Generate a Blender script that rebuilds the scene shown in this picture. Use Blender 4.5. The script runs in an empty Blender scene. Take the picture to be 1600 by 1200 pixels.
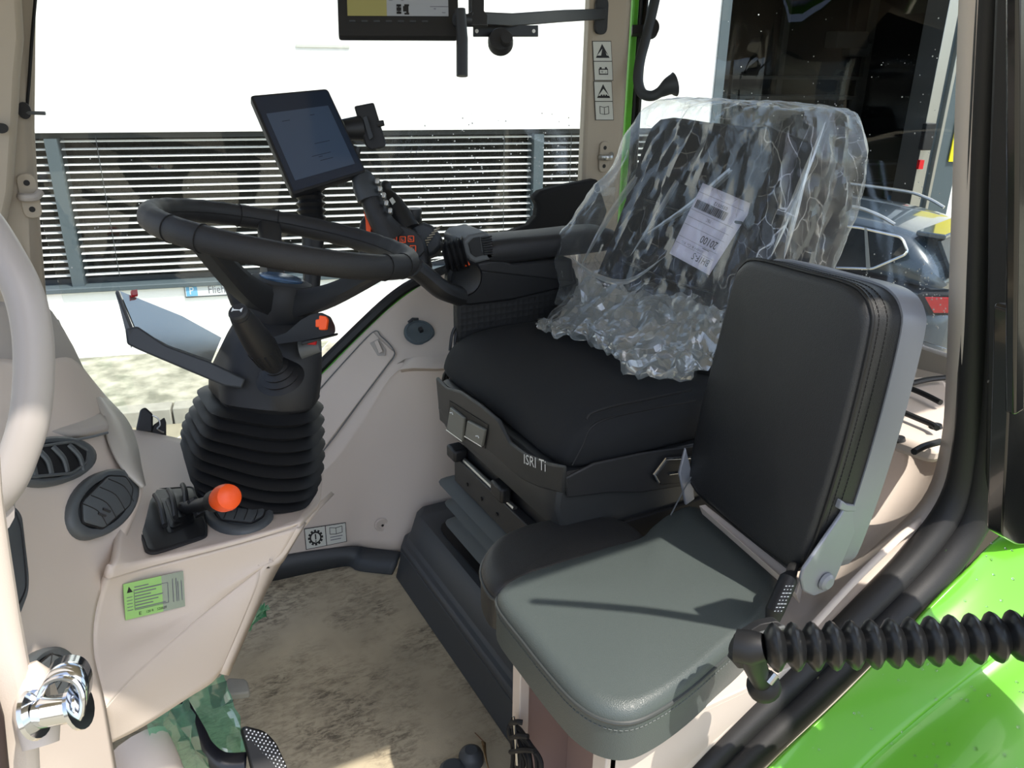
import bpy, math, random
import numpy as np
from mathutils import Vector, Matrix
random.seed(7)
rng = np.random.default_rng(7)
C = bpy.context.scene.collection
A = lambda *a: np.array(a, dtype=float)

# ------------------------------------------------------------------ camera
FPX = 1250.0
CAM = A(0, 0, 1.25)
def _cam(az=29, pit=22, roll=0.8):
    a, p, r = map(math.radians, (az, pit, roll))
    f = A(math.sin(a)*math.cos(p), math.cos(a)*math.cos(p), -math.sin(p))
    rt = A(math.cos(a), -math.sin(a), 0); up = np.cross(rt, f)
    return f, rt*math.cos(r)+up*math.sin(r), -rt*math.sin(r)+up*math.cos(r)
CF, CR, CU = _cam()
cd = bpy.data.cameras.new('camera'); cam = bpy.data.objects.new('camera', cd); C.objects.link(cam)
cam.matrix_world = Matrix(((CR[0], CU[0], -CF[0], CAM[0]), (CR[1], CU[1], -CF[1], CAM[1]), (CR[2], CU[2], -CF[2], CAM[2]), (0, 0, 0, 1)))
cd.sensor_width = 36; cd.lens = FPX/1600*36; cd.clip_start = 0.01; cd.clip_end = 200
bpy.context.scene.camera = cam
# ------------------------------------------------------------------ light
SUN = A(.22, -.50, 1.0); SUN /= np.linalg.norm(SUN)
w = bpy.data.worlds.new('sky'); bpy.context.scene.world = w; w.use_nodes = True
nt = w.node_tree; bg = nt.nodes['Background']; sky = nt.nodes.new('ShaderNodeTexSky')
sky.sky_type = 'NISHITA'; sky.sun_disc = False
sky.sun_elevation = math.asin(SUN[2]); sky.sun_rotation = math.atan2(SUN[0], SUN[1])
sky.dust_density = 2.0; sky.air_density = 1.0
hs = nt.nodes.new('ShaderNodeHueSaturation'); hs.inputs['Saturation'].default_value = .75
nt.links.new(sky.outputs[0], hs.inputs['Color']); nt.links.new(hs.outputs[0], bg.inputs[0]); bg.inputs[1].default_value = 0.30
sd = bpy.data.lights.new('sun', 'SUN'); sd.energy = 5.6; sd.angle = math.radians(0.6); sd.color = (1, .93, .83)
so = bpy.data.objects.new('sun', sd); C.objects.link(so); so.location = (3, -4, 6)
so.rotation_euler = Vector(-SUN).to_track_quat('-Z', 'Y').to_euler()
vs = bpy.context.scene.view_settings
vs.view_transform = 'Standard'; vs.look = 'None'; vs.exposure = 0.1; vs.gamma = 1; vs.use_curve_mapping = False

# ------------------------------------------------------------------ helpers
def ray(x, y): return CF+CR*(x-800)/FPX-CU*(y-600)/FPX
def U(x, y, X=None, Y=None, Z=None, d=None, pl=None):
    v = ray(x, y)
    if X is not None: t = (X-CAM[0])/v[0]
    elif Y is not None: t = (Y-CAM[1])/v[1]
    elif Z is not None: t = (Z-CAM[2])/v[2]
    elif pl is not None: t = np.dot(pl[0]-CAM, pl[1])/np.dot(v, pl[1])
    else: t = d
    return CAM+t*v
def D(l): return [U(x, y, d=d) for x, y, d in l]
def nrm(v): return v/np.linalg.norm(v)
def plane3(a, b, c): return (a, nrm(np.cross(b-a, c-a)))
def crm(p, n=4, closed=False):
    p = [A(*q) for q in p]; m = len(p); out = []
    for i in range(m if closed else m-1):
        if closed: a, b, c, d = p[i-1], p[i], p[(i+1) % m], p[(i+2) % m]
        else: a, b, c, d = p[max(i-1, 0)], p[i], p[i+1], p[min(i+2, m-1)]
        for k in range(n):
            t = k/n
            out.append(.5*((2*b)+(c-a)*t+(2*a-5*b+4*c-d)*t*t+(3*b-a-3*c+d)*t**3))
    if not closed: out.append(p[-1])
    return out
def rounded(p, r, n=4):
    """polygon with rounded corners; r scalar or list"""
    p = [A(*q) for q in p]; m = len(p); out = []
    for i in range(m):
        a, b, c = p[i-1], p[i], p[(i+1) % m]; rr = r[i] if isinstance(r, (list, tuple)) else r
        la, lc = np.linalg.norm(a-b), np.linalg.norm(c-b)
        q = min(rr, .48*la, .48*lc); s, e = b+(a-b)/la*q, b+(c-b)/lc*q
        for k in range(n+1):
            t = k/n; out.append((1-t)**2*s+2*t*(1-t)*b+t*t*e)
    return out
def geo(v, f): return ([tuple(map(float, q)) for q in v], f)
def join(*gs):
    v, f = [], []
    for g in gs:
        o = len(v); v += g[0]; f += [tuple(i+o for i in q) for q in g[1]]
    return (v, f)
def loft(rings, caps=True, closed=True):
    n = len(rings[0]); v = [q for r in rings for q in r]; f = []
    for i in range(len(rings)-1):
        for j in range(n if closed else n-1):
            k = (j+1) % n; f.append((i*n+j, i*n+k, (i+1)*n+k, (i+1)*n+j))
    if caps: f.append(tuple(range(n))[::-1]); f.append(tuple((len(rings)-1)*n+j for j in range(n)))
    return geo(v, f)
def frames(pts, closed=False):
    m = len(pts); T = []
    for i in range(m):
        if closed: t = pts[(i+1) % m]-pts[i-1]
        else: t = pts[min(i+1, m-1)]-pts[max(i-1, 0)]
        T.append(nrm(t))
    ref = A(0, 0, 1) if abs(T[0][2]) < .9 else A(1, 0, 0)
    u = nrm(np.cross(T[0], ref)); out = []
    for t in T:
        u = nrm(u-t*np.dot(u, t)); out.append((t, u, np.cross(t, u)))
    return out
def tube(pts, r, seg=10, closed=False, caps=True, flat=1.0, up=None):
    pts = [A(*p) for p in pts]; fr = frames(pts, closed); rings = []
    for i, (t, u, v) in enumerate(fr):
        if up is not None: u = nrm(np.cross(t, up)); v = np.cross(t, u)
        rr = r[i] if hasattr(r, '__len__') else r
        rings.append([pts[i]+rr*(math.cos(a)*u+flat*math.sin(a)*v) for a in np.linspace(0, 2*math.pi, seg, endpoint=False)])
    if closed: rings.append(rings[0])
    return loft(rings, caps and not closed)
def plate(out, th):
    """outline (3-D points) extruded by vector th"""
    th = A(*th); n = len(out); v = list(out)+[p+th for p in out]
    f = [tuple(range(n))[::-1], tuple(range(n, 2*n))]+[(j, (j+1) % n, n+(j+1) % n, n+j) for j in range(n)]
    return geo(v, f)
def box(c, u, v, w_):
    c, u, v, w_ = A(*c), A(*u), A(*v), A(*w_)
    p = [c+a*u+b*v+e*w_ for e in (-1, 1) for a, b in ((-1, -1), (1, -1), (1, 1), (-1, 1))]
    return geo(p, [(3, 2, 1, 0), (4, 5, 6, 7), (0, 1, 5, 4), (1, 2, 6, 5), (2, 3, 7, 6), (3, 0, 4, 7)])
def abox(x0, x1, y0, y1, z0, z1):
    return box(((x0+x1)/2, (y0+y1)/2, (z0+z1)/2), ((x1-x0)/2, 0, 0), (0, (y1-y0)/2, 0), (0, 0, (z1-z0)/2))
def pgrid(rows, n=4, m=4):
    """smooth surface through a grid of 3-D control points"""
    R = [crm(r, n) for r in rows]; cols = list(zip(*R)); Cc = [crm(c, m) for c in cols]
    nr = len(Cc[0]); nc = len(Cc); v = [Cc[j][i] for i in range(nr) for j in range(nc)]
    f = [(i*nc+j, i*nc+j+1, (i+1)*nc+j+1, (i+1)*nc+j) for i in range(nr-1) for j in range(nc-1)]
    return geo(v, f)
def disc(c, u, v, h, n, seg=32, prof=((1, 0), (1, 1))):
    """lathe about n: prof = (radius factor, height factor)"""
    rings = [[c+k*(math.cos(a)*u+math.sin(a)*v)+n*h*z for a in np.linspace(0, 2*math.pi, seg, endpoint=False)] for k, z in prof]
    return loft(rings)
def pad(out, n, th, r, puff, rings=5, ins=3):
    """upholstered pad: outline, normal, thickness, edge radius, dome height"""
    c = sum(out)/len(out); R = []
    for z in (0, .5): R.append([p+n*z*(th-r) for p in out])
    L = np.mean([np.linalg.norm(p-c) for p in out])
    for k in range(rings+1):
        a = k/rings*math.pi/2; s = 1-r/L*(1-math.cos(a)); R.append([c+(p-c)*s+n*(th-r+r*math.sin(a)) for p in out])
    for k in range(1, ins+1):
        s = (1-r/L)*(1-k/(ins+.6)); R.append([c+(p-c)*s+n*(th+puff*(1-(s/(1-r/L))**2)) for p in out])
    return loft(R)
class Quad:
    def __init__(s, a, b, c, d): s.c = [A(*q) for q in (a, b, c, d)]; s.n = nrm(np.cross(s.c[1]-s.c[0], s.c[3]-s.c[0]))   # a origin, b +s, d +t
    def pt(s, x, y, h=0): a, b, c, d = s.c; return a*(1-x)*(1-y)+b*x*(1-y)+c*x*y+d*(1-x)*y+s.n*h
    def plate(s, pts, h0, h1): 
        lo = [s.pt(x, y, h0) for x, y in pts]; hi = [s.pt(x, y, h1) for x, y in pts]; n = len(pts)
        return geo(lo+hi, [tuple(range(n))[::-1], tuple(range(n, 2*n))]+[(j, (j+1) % n, n+(j+1) % n, n+j) for j in range(n)])
    def rect(s, x0, y0, x1, y1, h0=0, h1=.0005): return s.plate([(x0, y0), (x1, y0), (x1, y1), (x0, y1)], h0, h1)
    def line(s, p, q, w_, h1=.0006):
        p, q = A(*p), A(*q); lx = np.linalg.norm(s.c[1]-s.c[0]); ly = np.linalg.norm(s.c[3]-s.c[0])
        d = (q-p)*A(lx, ly); k = A(-d[1], d[0])/max(np.linalg.norm(d), 1e-9)*w_/2/A(lx, ly)
        return s.plate([p-k, q-k, q+k, p+k], 0, h1)
    def text(s, t, x0, y0, x1, y1, h=.0005, th=.0003):
        g = textgeo(t); v = np.array(g[0]); mn, mx = v.min(0), v.max(0); sz = mx-mn; sz[sz == 0] = 1
        out = [s.pt(x0+(x1-x0)*(q[0]-mn[0])/sz[0], y0+(y1-y0)*(q[1]-mn[1])/sz[1], h) for q in v]
        return geo(out, g[1])
_tc = {}
def textgeo(t):
    if t not in _tc:
        cu = bpy.data.curves.new('t', 'FONT'); cu.body = t; cu.size = 1; cu.resolution_u = 2
        o = bpy.data.objects.new('t', cu); C.objects.link(o); me = bpy.data.meshes.new_from_object(o)
        _tc[t] = ([tuple(v.co) for v in me.vertices], [tuple(p.vertices) for p in me.polygons])
        bpy.data.objects.remove(o); bpy.data.curves.remove(cu); bpy.data.meshes.remove(me)
    return _tc[t]

WL = {}
def obj(name, g, mat, parent=None, smooth=True, bevel=0, sol=0, sub=0, ang=35, recalc=True, off=0):
    """g: geometry, or list of (geometry, material)"""
    if isinstance(g, list): parts = g
    else: parts = [(g, mat)]
    V, F, MI, mats = [], [], [], []
    for gg, m in parts:
        o = len(V); V += gg[0]; F += [tuple(i+o for i in q) for q in gg[1]]
        if m not in mats: mats.append(m)
        MI += [mats.index(m)]*len(gg[1])
    if parent is not None: org = WL[parent]
    else:
        a = np.array(V); org = A(a[:, 0].mean(), a[:, 1].mean(), a[:, 2].min())
    me = bpy.data.meshes.new(name); me.from_pydata([tuple(np.array(v)-org) for v in V], [], F)
    for m in mats: me.materials.append(m)
    me.polygons.foreach_set('material_index', MI)
    if recalc:
        import bmesh
        b = bmesh.new(); b.from_mesh(me); bmesh.ops.recalc_face_normals(b, faces=b.faces); b.to_mesh(me); b.free()
    if smooth:
        me.polygons.foreach_set('use_smooth', [True]*len(me.polygons))
        try: me.set_sharp_from_angle(angle=math.radians(ang))
        except Exception: pass
    me.update()
    o = bpy.data.objects.new(name, me); C.objects.link(o)
    if parent is not None: o.parent = parent
    else: o.location = org
    WL[o] = org
    if sol:
        m = o.modifiers.new('sol', 'SOLIDIFY'); m.thickness = sol; m.offset = off
    if bevel:
        m = o.modifiers.new('bev', 'BEVEL'); m.width = bevel; m.segments = 2; m.limit_method = 'ANGLE'; m.angle_limit = math.radians(40)
    if sub:
        m = o.modifiers.new('sub', 'SUBSURF'); m.levels = sub; m.render_levels = sub
    return o
def thing(name, label, cat, loc, group=None):
    o = bpy.data.objects.new(name, None); C.objects.link(o); o.location = tuple(loc); o.empty_display_size = .05
    WL[o] = A(*loc); o['label'] = label; o['category'] = cat
    if group: o['group'] = group
    return o
def tag(o, label, cat, group=None, kind=None):
    o['label'] = label; o['category'] = cat
    if group: o['group'] = group
    if kind: o['kind'] = kind
    return o
def struct(o, label=None):
    o['kind'] = 'structure'
    if label: o['label'] = label
    return o

# ------------------------------------------------------------------ materials
def s2l(r, g, b):
    f = lambda c: (c/255/12.92 if c/255 <= .04045 else ((c/255+.055)/1.055)**2.4)
    return (f(r), f(g), f(b), 1)
def mat(name, rgb, rough=.5, metal=0, bump=0, scale=300, tex='noise', coat=0, spec=.5, trans=0, emis=0, ior=None, var=0):
    m = bpy.data.materials.new(name); m.use_nodes = True; t = m.node_tree; p = t.nodes['Principled BSDF']
    c = s2l(*rgb); p.inputs['Base Color'].default_value = c; p.inputs['Roughness'].default_value = rough
    p.inputs['Metallic'].default_value = metal; p.inputs['Specular IOR Level'].default_value = spec
    p.inputs['Coat Weight'].default_value = coat; p.inputs['Coat Roughness'].default_value = .05
    p.inputs['Transmission Weight'].default_value = trans
    if ior: p.inputs['IOR'].default_value = ior
    if emis: p.inputs['Emission Color'].default_value = c; p.inputs['Emission Strength'].default_value = emis
    tc = t.nodes.new('ShaderNodeTexCoord')
    if var:
        n = t.nodes.new('ShaderNodeTexNoise'); n.inputs['Scale'].default_value = 9; n.inputs['Detail'].default_value = 6
        r = t.nodes.new('ShaderNodeValToRGB'); r.color_ramp.elements[0].position = .35; r.color_ramp.elements[1].position = .7
        r.color_ramp.elements[0].color = tuple(k*(1-var) for k in c[:3])+(1,); r.color_ramp.elements[1].color = c
        t.links.new(tc.outputs['Object'], n.inputs['Vector']); t.links.new(n.outputs['Fac'], r.inputs['Fac']); t.links.new(r.outputs['Color'], p.inputs['Base Color'])
    if bump:
        if tex == 'voronoi':
            n = t.nodes.new('ShaderNodeTexVoronoi'); n.feature = 'DISTANCE_TO_EDGE'; o = n.outputs['Distance']
        else:
            n = t.nodes.new('ShaderNodeTexNoise'); n.inputs['Detail'].default_value = 4; o = n.outputs['Fac']
        n.inputs['Scale'].default_value = scale
        b = t.nodes.new('ShaderNodeBump'); b.inputs['Strength'].default_value = bump; b.inputs['Distance'].default_value = .001
        t.links.new(tc.outputs['Object'], n.inputs['Vector']); t.links.new(o, b.inputs['Height']); t.links.new(b.outputs['Normal'], p.inputs['Normal'])
    return m
M = {}
M['beige'] = mat('beige_plastic', (207, 195, 184), .55, bump=.15, scale=900)
M['beige2'] = mat('beige_pillar', (178, 167, 150), .6, bump=.15, scale=900)
M['beige_dark'] = mat('grey_beige_plastic', (172, 165, 158), .6, bump=.15, scale=900)
M['cavity_shade'] = mat('shaded_beige_metal', (156, 134, 128), .5)  # seat base beige with the cavity's pinkish shade put into the colour
M['grab'] = mat('light_grey_grip', (168, 162, 158), .38)
M['black'] = mat('black_plastic', (30, 31, 33), .5, bump=.1, scale=1500)
M['black2'] = mat('charcoal_plastic', (38, 39, 41), .55, bump=.15, scale=1200)
M['rubber'] = mat('black_rubber', (24, 25, 27), .48)
M['seal'] = mat('seal_rubber', (34, 34, 35), .55, bump=.2, scale=700)
M['dkgrey'] = mat('slate_grey_plastic', (60, 64, 68), .5, bump=.1, scale=1200)
M['vent'] = mat('vent_grey', (80, 85, 88), .5, bump=.1, scale=1200)
M['grey'] = mat('mid_grey_plastic', (96, 100, 102), .5, bump=.1, scale=1200)
M['capgrey'] = mat('cap_grey', (84, 96, 102), .5)
M['trimgrey'] = mat('seat_shell_plastic', (48, 50, 51), .5, bump=.2, scale=1000)
M['button'] = mat('button_grey', (120, 122, 116), .5)
M['bellow'] = mat('bellows_grey_rubber', (88, 93, 92), .6)
M['metalgrey'] = mat('grey_painted_steel', (152, 155, 162), .4, metal=.2)
M['leather'] = mat('dark_leather', (74, 82, 81), .42, bump=.5, scale=420, tex='voronoi')
M['leather2'] = mat('black_leather', (42, 43, 44), .45, bump=.5, scale=420, tex='voronoi')
M['piping'] = mat('piping', (62, 66, 66), .4)
M['thread'] = mat('thread', (16, 16, 16), .8)
M['fabric'] = mat('black_seat_fabric', (30, 32, 35), .9, bump=.6, scale=1400)
M['wheelrim'] = mat('rim_leather', (36, 36, 37), .55, bump=.5, scale=700, tex='voronoi')
M['orange'] = mat('orange_plastic', (255, 92, 30), .4)
M['red'] = mat('red_plastic', (200, 20, 30), .4)
M['green'] = mat('green_paint', (98, 172, 44), .3, coat=.25)
M['greendk'] = mat('green_frame_paint', (92, 176, 44), .3)
M['film'] = mat('x', (0, 0, 0))
M['chrome'] = mat('chrome', (225, 228, 232), .12, metal=1)
M['silver'] = mat('silver_steel', (190, 190, 186), .3, metal=.9)
M['white'] = mat('white_print', (235, 238, 238), .5)
M['sticker'] = mat('sticker_white', (206, 208, 200), .45)
M['ink'] = mat('black_ink', (20, 20, 22), .6)
M['inkgrey'] = mat('grey_ink', (110, 110, 120), .6)
M['wall'] = mat('white_render_wall', (250, 250, 246), .8, bump=.2, scale=40)
M['frameblue'] = mat('blue_grey_window_frame', (76, 88, 94), .45)
M['slat'] = mat('pale_blind_slat', (238, 238, 234), .4)
M['darkglass'] = mat('dark_window_glass', (26, 29, 29), .15, spec=.25, var=.6)
M['yellow'] = mat('yellow_banner', (238, 222, 30), .5)
M['carpaint'] = mat('blue_grey_car_paint', (58, 70, 82), .25, metal=.2, coat=1)
M['taillight'] = mat('tail_light_red', (200, 22, 34), .15, coat=1)
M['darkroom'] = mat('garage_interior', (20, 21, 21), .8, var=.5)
M['darkbits'] = mat('garage_clutter', (66, 66, 62), .7)
M['screen'] = mat('tablet_screen', (70, 84, 104), .12, spec=.7)
M['screen2'] = mat('tablet_menu_bar', (44, 52, 66), .12)
M['lcd'] = mat('lit_lcd', (130, 134, 138), .3, emis=.25)
M['lcdy'] = mat('lit_lcd_yellow', (128, 124, 78), .3, emis=.25)
M['labelpaper'] = mat('label_paper', (214, 212, 232), .6)
M['greenlabel'] = mat('green_foil_label', (150, 200, 120), .3, metal=.2)
M['foil'] = mat('silver_foil_label', (150, 165, 160), .2, metal=.7)
M['signblue'] = mat('sign_blue', (110, 175, 215), .4)
M['signwhite'] = mat('sign_plate_white', (214, 220, 222), .4)
M['silverpanel'] = mat('display_mirror_panel', (196, 200, 196), .16, metal=.75)
M['drop'] = mat('water', (255, 255, 255), .02, trans=1, ior=1.33)
M['tan'] = mat('dry_leaf', (150, 120, 80), .8)
M['cord'] = mat('black_cord', (18, 18, 19), .8)
M['leafgreen'] = mat('foliage_view', (120, 170, 90), .8, emis=.6)
M['logo'] = mat('hub_badge_blue', (90, 125, 165), .25, metal=.4, var=.6)
M['brown'] = mat('brown_print', (120, 84, 60), .6)

def mixglass(name, tint, gl=.08, diffuse=None, rough=.02):
    m = bpy.data.materials.new(name); m.use_nodes = True; t = m.node_tree; t.nodes.clear()
    o = t.nodes.new('ShaderNodeOutputMaterial'); tr = t.nodes.new('ShaderNodeBsdfTransparent'); tr.inputs[0].default_value = tint
    g = t.nodes.new('ShaderNodeBsdfGlossy'); g.inputs['Roughness'].default_value = rough; g.inputs['Color'].default_value = (1, 1, 1, 1)
    fr = t.nodes.new('ShaderNodeFresnel'); fr.inputs[0].default_value = 1.45
    mx = t.nodes.new('ShaderNodeMixShader'); t.links.new(fr.outputs[0], mx.inputs[0]); t.links.new(tr.outputs[0], mx.inputs[1]); t.links.new(g.outputs[0], mx.inputs[2])
    t.links.new(mx.outputs[0], o.inputs[0]); return m
M['glass'] = mixglass('cab_glass', (.93, .96, .95, 1))

def plastic_film(name, col, base, amt, scale, dist=3.0, strength=1.0):
    m = bpy.data.materials.new(name); m.use_nodes = True; t = m.node_tree; t.nodes.clear(); N = t.nodes.new; L = t.links.new
    o = N('ShaderNodeOutputMaterial'); tr = N('ShaderNodeBsdfTransparent'); tr.inputs[0].default_value = col
    gl = N('ShaderNodeBsdfGlossy'); gl.inputs['Roughness'].default_value = .12
    df = N('ShaderNodeBsdfDiffuse'); df.inputs[0].default_value = (.85*col[0], .9*col[1], .92*col[2], 1)
    tl = N('ShaderNodeBsdfTranslucent'); tl.inputs[0].default_value = df.inputs[0].default_value
    tc = N('ShaderNodeTexCoord'); n1 = N('ShaderNodeTexNoise'); n1.inputs['Scale'].default_value = scale; n1.inputs['Detail'].default_value = 5; n1.inputs['Distortion'].default_value = dist
    try: n1.noise_type = 'RIDGED_MULTIFRACTAL'; n1.normalize = True
    except Exception: pass
    mp = N('ShaderNodeMapping'); mp.inputs['Rotation'].default_value = (0.3, .8, .2); mp.inputs['Scale'].default_value = (1, 1, .3)
    L(tc.outputs['Object'], mp.inputs[0]); L(mp.outputs[0], n1.inputs['Vector'])
    r = N('ShaderNodeValToRGB'); r.color_ramp.elements[0].position = .55; r.color_ramp.elements[1].position = .95
    r.color_ramp.elements[0].color = (base,)*3+(1,); r.color_ramp.elements[1].color = (amt,)*3+(1,)
    L(n1.outputs['Fac'], r.inputs[0])
    bp = N('ShaderNodeBump'); bp.inputs['Strength'].default_value = strength; bp.inputs['Distance'].default_value = .01; L(n1.outputs['Fac'], bp.inputs['Height'])
    for q in (gl, df): L(bp.outputs[0], q.inputs['Normal'])
    # crisp crease lines: thin cell borders of a stretched, distorted Voronoi
    wv = N('ShaderNodeTexNoise'); wv.inputs['Scale'].default_value = 5; wv.inputs['Detail'].default_value = 3; L(tc.outputs['Object'], wv.inputs['Vector'])
    ad = N('ShaderNodeVectorMath'); ad.operation = 'MULTIPLY_ADD'; ad.inputs[1].default_value = (.12, .12, .12); L(wv.outputs['Color'], ad.inputs[0]); L(mp.outputs[0], ad.inputs[2])
    acc = r.outputs[0]
    for sc_v, wd, am in ((scale*1.2, .010, 1.0), (scale*5, .03, .7)):
        vo = N('ShaderNodeTexVoronoi'); vo.feature = 'DISTANCE_TO_EDGE'; vo.inputs['Scale'].default_value = sc_v; L(ad.outputs[0], vo.inputs['Vector'])
        mr = N('ShaderNodeMapRange'); mr.inputs['From Min'].default_value = 0; mr.inputs['From Max'].default_value = wd; mr.inputs['To Min'].default_value = amt*am; mr.inputs['To Max'].default_value = 0; L(vo.outputs['Distance'], mr.inputs[0])
        mk = N('ShaderNodeMath'); mk.operation = 'MULTIPLY'; L(mr.outputs[0], mk.inputs[0]); L(wv.outputs['Fac'], mk.inputs[1])
        mxx = N('ShaderNodeMath'); mxx.operation = 'MAXIMUM'; L(acc, mxx.inputs[0]); L(mk.outputs[0], mxx.inputs[1]); acc = mxx.outputs[0]
    lw = N('ShaderNodeLayerWeight'); lw.inputs[0].default_value = .3; mm = N('ShaderNodeMath'); mm.operation = 'MAXIMUM'
    ml = N('ShaderNodeMath'); ml.operation = 'MULTIPLY'; ml.inputs[1].default_value = .75; L(lw.outputs['Facing'], ml.inputs[0])
    L(ml.outputs[0], mm.inputs[0]); L(acc, mm.inputs[1])
    a = N('ShaderNodeMixShader'); a.inputs[0].default_value = .45; L(df.outputs[0], a.inputs[1]); L(tl.outputs[0], a.inputs[2])
    b = N('ShaderNodeMixShader'); b.inputs[0].default_value = .45; L(a.outputs[0], b.inputs[1]); L(gl.outputs[0], b.inputs[2])
    c = N('ShaderNodeMixShader'); L(mm.outputs[0], c.inputs[0]); L(tr.outputs[0], c.inputs[1]); L(b.outputs[0], c.inputs[2]); L(c.outputs[0], o.inputs[0])
    return m
M['wrap'] = plastic_film('clear_plastic_wrap', (.97, .98, .98, 1), .07, .95, 7, 1.6)
M['wrapbunch'] = plastic_film('bunched_plastic_wrap', (.95, .97, .97, 1), .58, 1.0, 14, 1.5)
M['film'] = plastic_film('green_protective_film', (.45, .92, .66, 1), .35, .7, 8, 1)
M['clearedge'] = mat('milky_clear_trim', (184, 180, 172), .35)

def floor_mat():
    m = mat('dirty_floor_mat', (165, 154, 128), .8, bump=.3, scale=300); t = m.node_tree; N = t.nodes.new; L = t.links.new; p = t.nodes['Principled BSDF']
    tc = N('ShaderNodeTexCoord')
    def nz(scale, det, lo, hi, sc=(1, 1, 1), dist=0, rough=.6):
        mp = N('ShaderNodeMapping'); mp.inputs['Scale'].default_value = sc; mp.inputs['Rotation'].default_value = (0, 0, .6); L(tc.outputs['Object'], mp.inputs[0])
        n = N('ShaderNodeTexNoise'); n.inputs['Scale'].default_value = scale; n.inputs['Detail'].default_value = det; n.inputs['Distortion'].default_value = dist; n.inputs['Roughness'].default_value = rough; L(mp.outputs[0], n.inputs['Vector'])
        r = N('ShaderNodeMapRange'); r.inputs['From Min'].default_value = lo; r.inputs['From Max'].default_value = hi; L(n.outputs['Fac'], r.inputs[0]); return r.outputs[0]
    a = nz(5, 5, .42, .62); b = nz(38, 10, .44, .62, (1, 2.4, 1), .6, .75); c = nz(3, 4, .35, .7)
    mu = N('ShaderNodeMath'); mu.operation = 'MULTIPLY'; L(a, mu.inputs[0]); L(b, mu.inputs[1])
    m1 = N('ShaderNodeMix'); m1.data_type = 'RGBA'; m1.inputs['A'].default_value = s2l(188, 176, 150); m1.inputs['B'].default_value = s2l(150, 140, 120); L(c, m1.inputs['Factor'])
    m2 = N('ShaderNodeMix'); m2.data_type = 'RGBA'; m2.inputs['B'].default_value = s2l(84, 76, 64); L(mu.outputs[0], m2.inputs['Factor']); L(m1.outputs['Result'], m2.inputs['A'])
    L(m2.outputs['Result'], p.inputs['Base Color']); return m
M['floor'] = floor_mat()
def cobble_mat():
    m = mat('cobble_paving', (200, 196, 180), .9); t = m.node_tree; N = t.nodes.new; L = t.links.new; p = t.nodes['Principled BSDF']
    tc = N('ShaderNodeTexCoord'); v = N('ShaderNodeTexVoronoi'); v.inputs['Scale'].default_value = 9; v.feature = 'F1'; L(tc.outputs['Object'], v.inputs['Vector'])
    n = N('ShaderNodeTexNoise'); n.inputs['Scale'].default_value = 6; n.inputs['Detail'].default_value = 6; L(tc.outputs['Object'], n.inputs['Vector'])
    r = N('ShaderNodeValToRGB'); e = r.color_ramp.elements; e[0].position = .35; e[0].color = s2l(118, 118, 104); e[1].position = .65; e[1].color = s2l(178, 176, 160)
    L(n.outputs['Fac'], r.inputs[0]); L(r.outputs[0], p.inputs['Base Color'])
    b = N('ShaderNodeBump'); b.inputs['Distance'].default_value = .02; b.inputs['Strength'].default_value = .8; L(v.outputs['Distance'], b.inputs['Height']); L(b.outputs[0], p.inputs['Normal']); return m
M['cobble'] = cobble_mat()
M['kerb'] = mat('kerb_stone', (160, 158, 148), .85, bump=.3, scale=30, var=.2)
M['road'] = mat('road_concrete', (150, 144, 124), .9, bump=.3, scale=60, var=.15)
def cloth_grid(name, rgb):
    m = mat(name, rgb, .7); t = m.node_tree; N = t.nodes.new; L = t.links.new; p = t.nodes['Principled BSDF']
    tc = N('ShaderNodeTexCoord'); v = N('ShaderNodeTexVoronoi'); v.inputs['Scale'].default_value = 70; v.inputs['Randomness'].default_value = 0; L(tc.outputs['Object'], v.inputs['Vector'])
    b = N('ShaderNodeBump'); b.inputs['Distance'].default_value = .004; b.inputs['Strength'].default_value = .6; L(v.outputs['Distance'], b.inputs['Height']); L(b.outputs[0], p.inputs['Normal']); return m
M['dimple'] = cloth_grid('dimpled_panel', (34, 35, 36))

# ================================================================== OUTSIDE
GZ = -1.4
g_ = A(-.167, 8.15, GZ); wu = nrm(A(.973, -.232, 0)); wn = A(-.232, -.973, 0); wn /= np.linalg.norm(wn); WP = (g_, wn)
def wall_uv(px, py):
    p = U(px, py, pl=WP); return float(np.dot(p-g_, wu)), float(p[2])
def W(u, z, h=0): return g_+wu*u+A(0, 0, z-GZ)+wn*h
def wbox(u0, u1, z0, z1, h0, h1): return box((W(u0, z0, h0)+W(u1, z1, h1))/2, wu*(u1-u0)/2, A(0, 0, (z1-z0)/2), wn*(h1-h0)/2)
zt = wall_uv(55, 208)[1]; zb = wall_uv(90, 452)[1]; uL = -9.0; uR = wall_uv(1085, 180)[0]
uc0 = wall_uv(1119, 100)[0]; uc1 = wall_uv(1133, 100)[0]; ug1 = wall_uv(1452, 150)[0]; uEnd = ug1+9
b = thing('office_building', 'white rendered workshop building with slatted blinds and a dark open gateway', 'building', W(0, GZ))
TOP = 3.2
obj('wall', join(wbox(uL, uc0, zt, TOP, -.3, 0), wbox(uL, uc0, GZ, zb, -.3, 0), wbox(uR, uc0, zb, zt, -.3, 0)), M['wall'], b, smooth=False)
obj('wall', join(wbox(ug1+.55, uEnd, GZ, TOP, -.3, 0), wbox(uc0, uEnd, TOP, TOP+.4, -.3, 0)), M['wall'], b, smooth=False)
obj('corner_trim', wbox(uc0, uc1, GZ, TOP, -.3, .02), M['frameblue'], b, smooth=False)
obj('window_sill', join(wbox(uL, uR+.05, zb-.035, zb+.01, -.25, .045)), M['frameblue'], b, bevel=.006)
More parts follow.
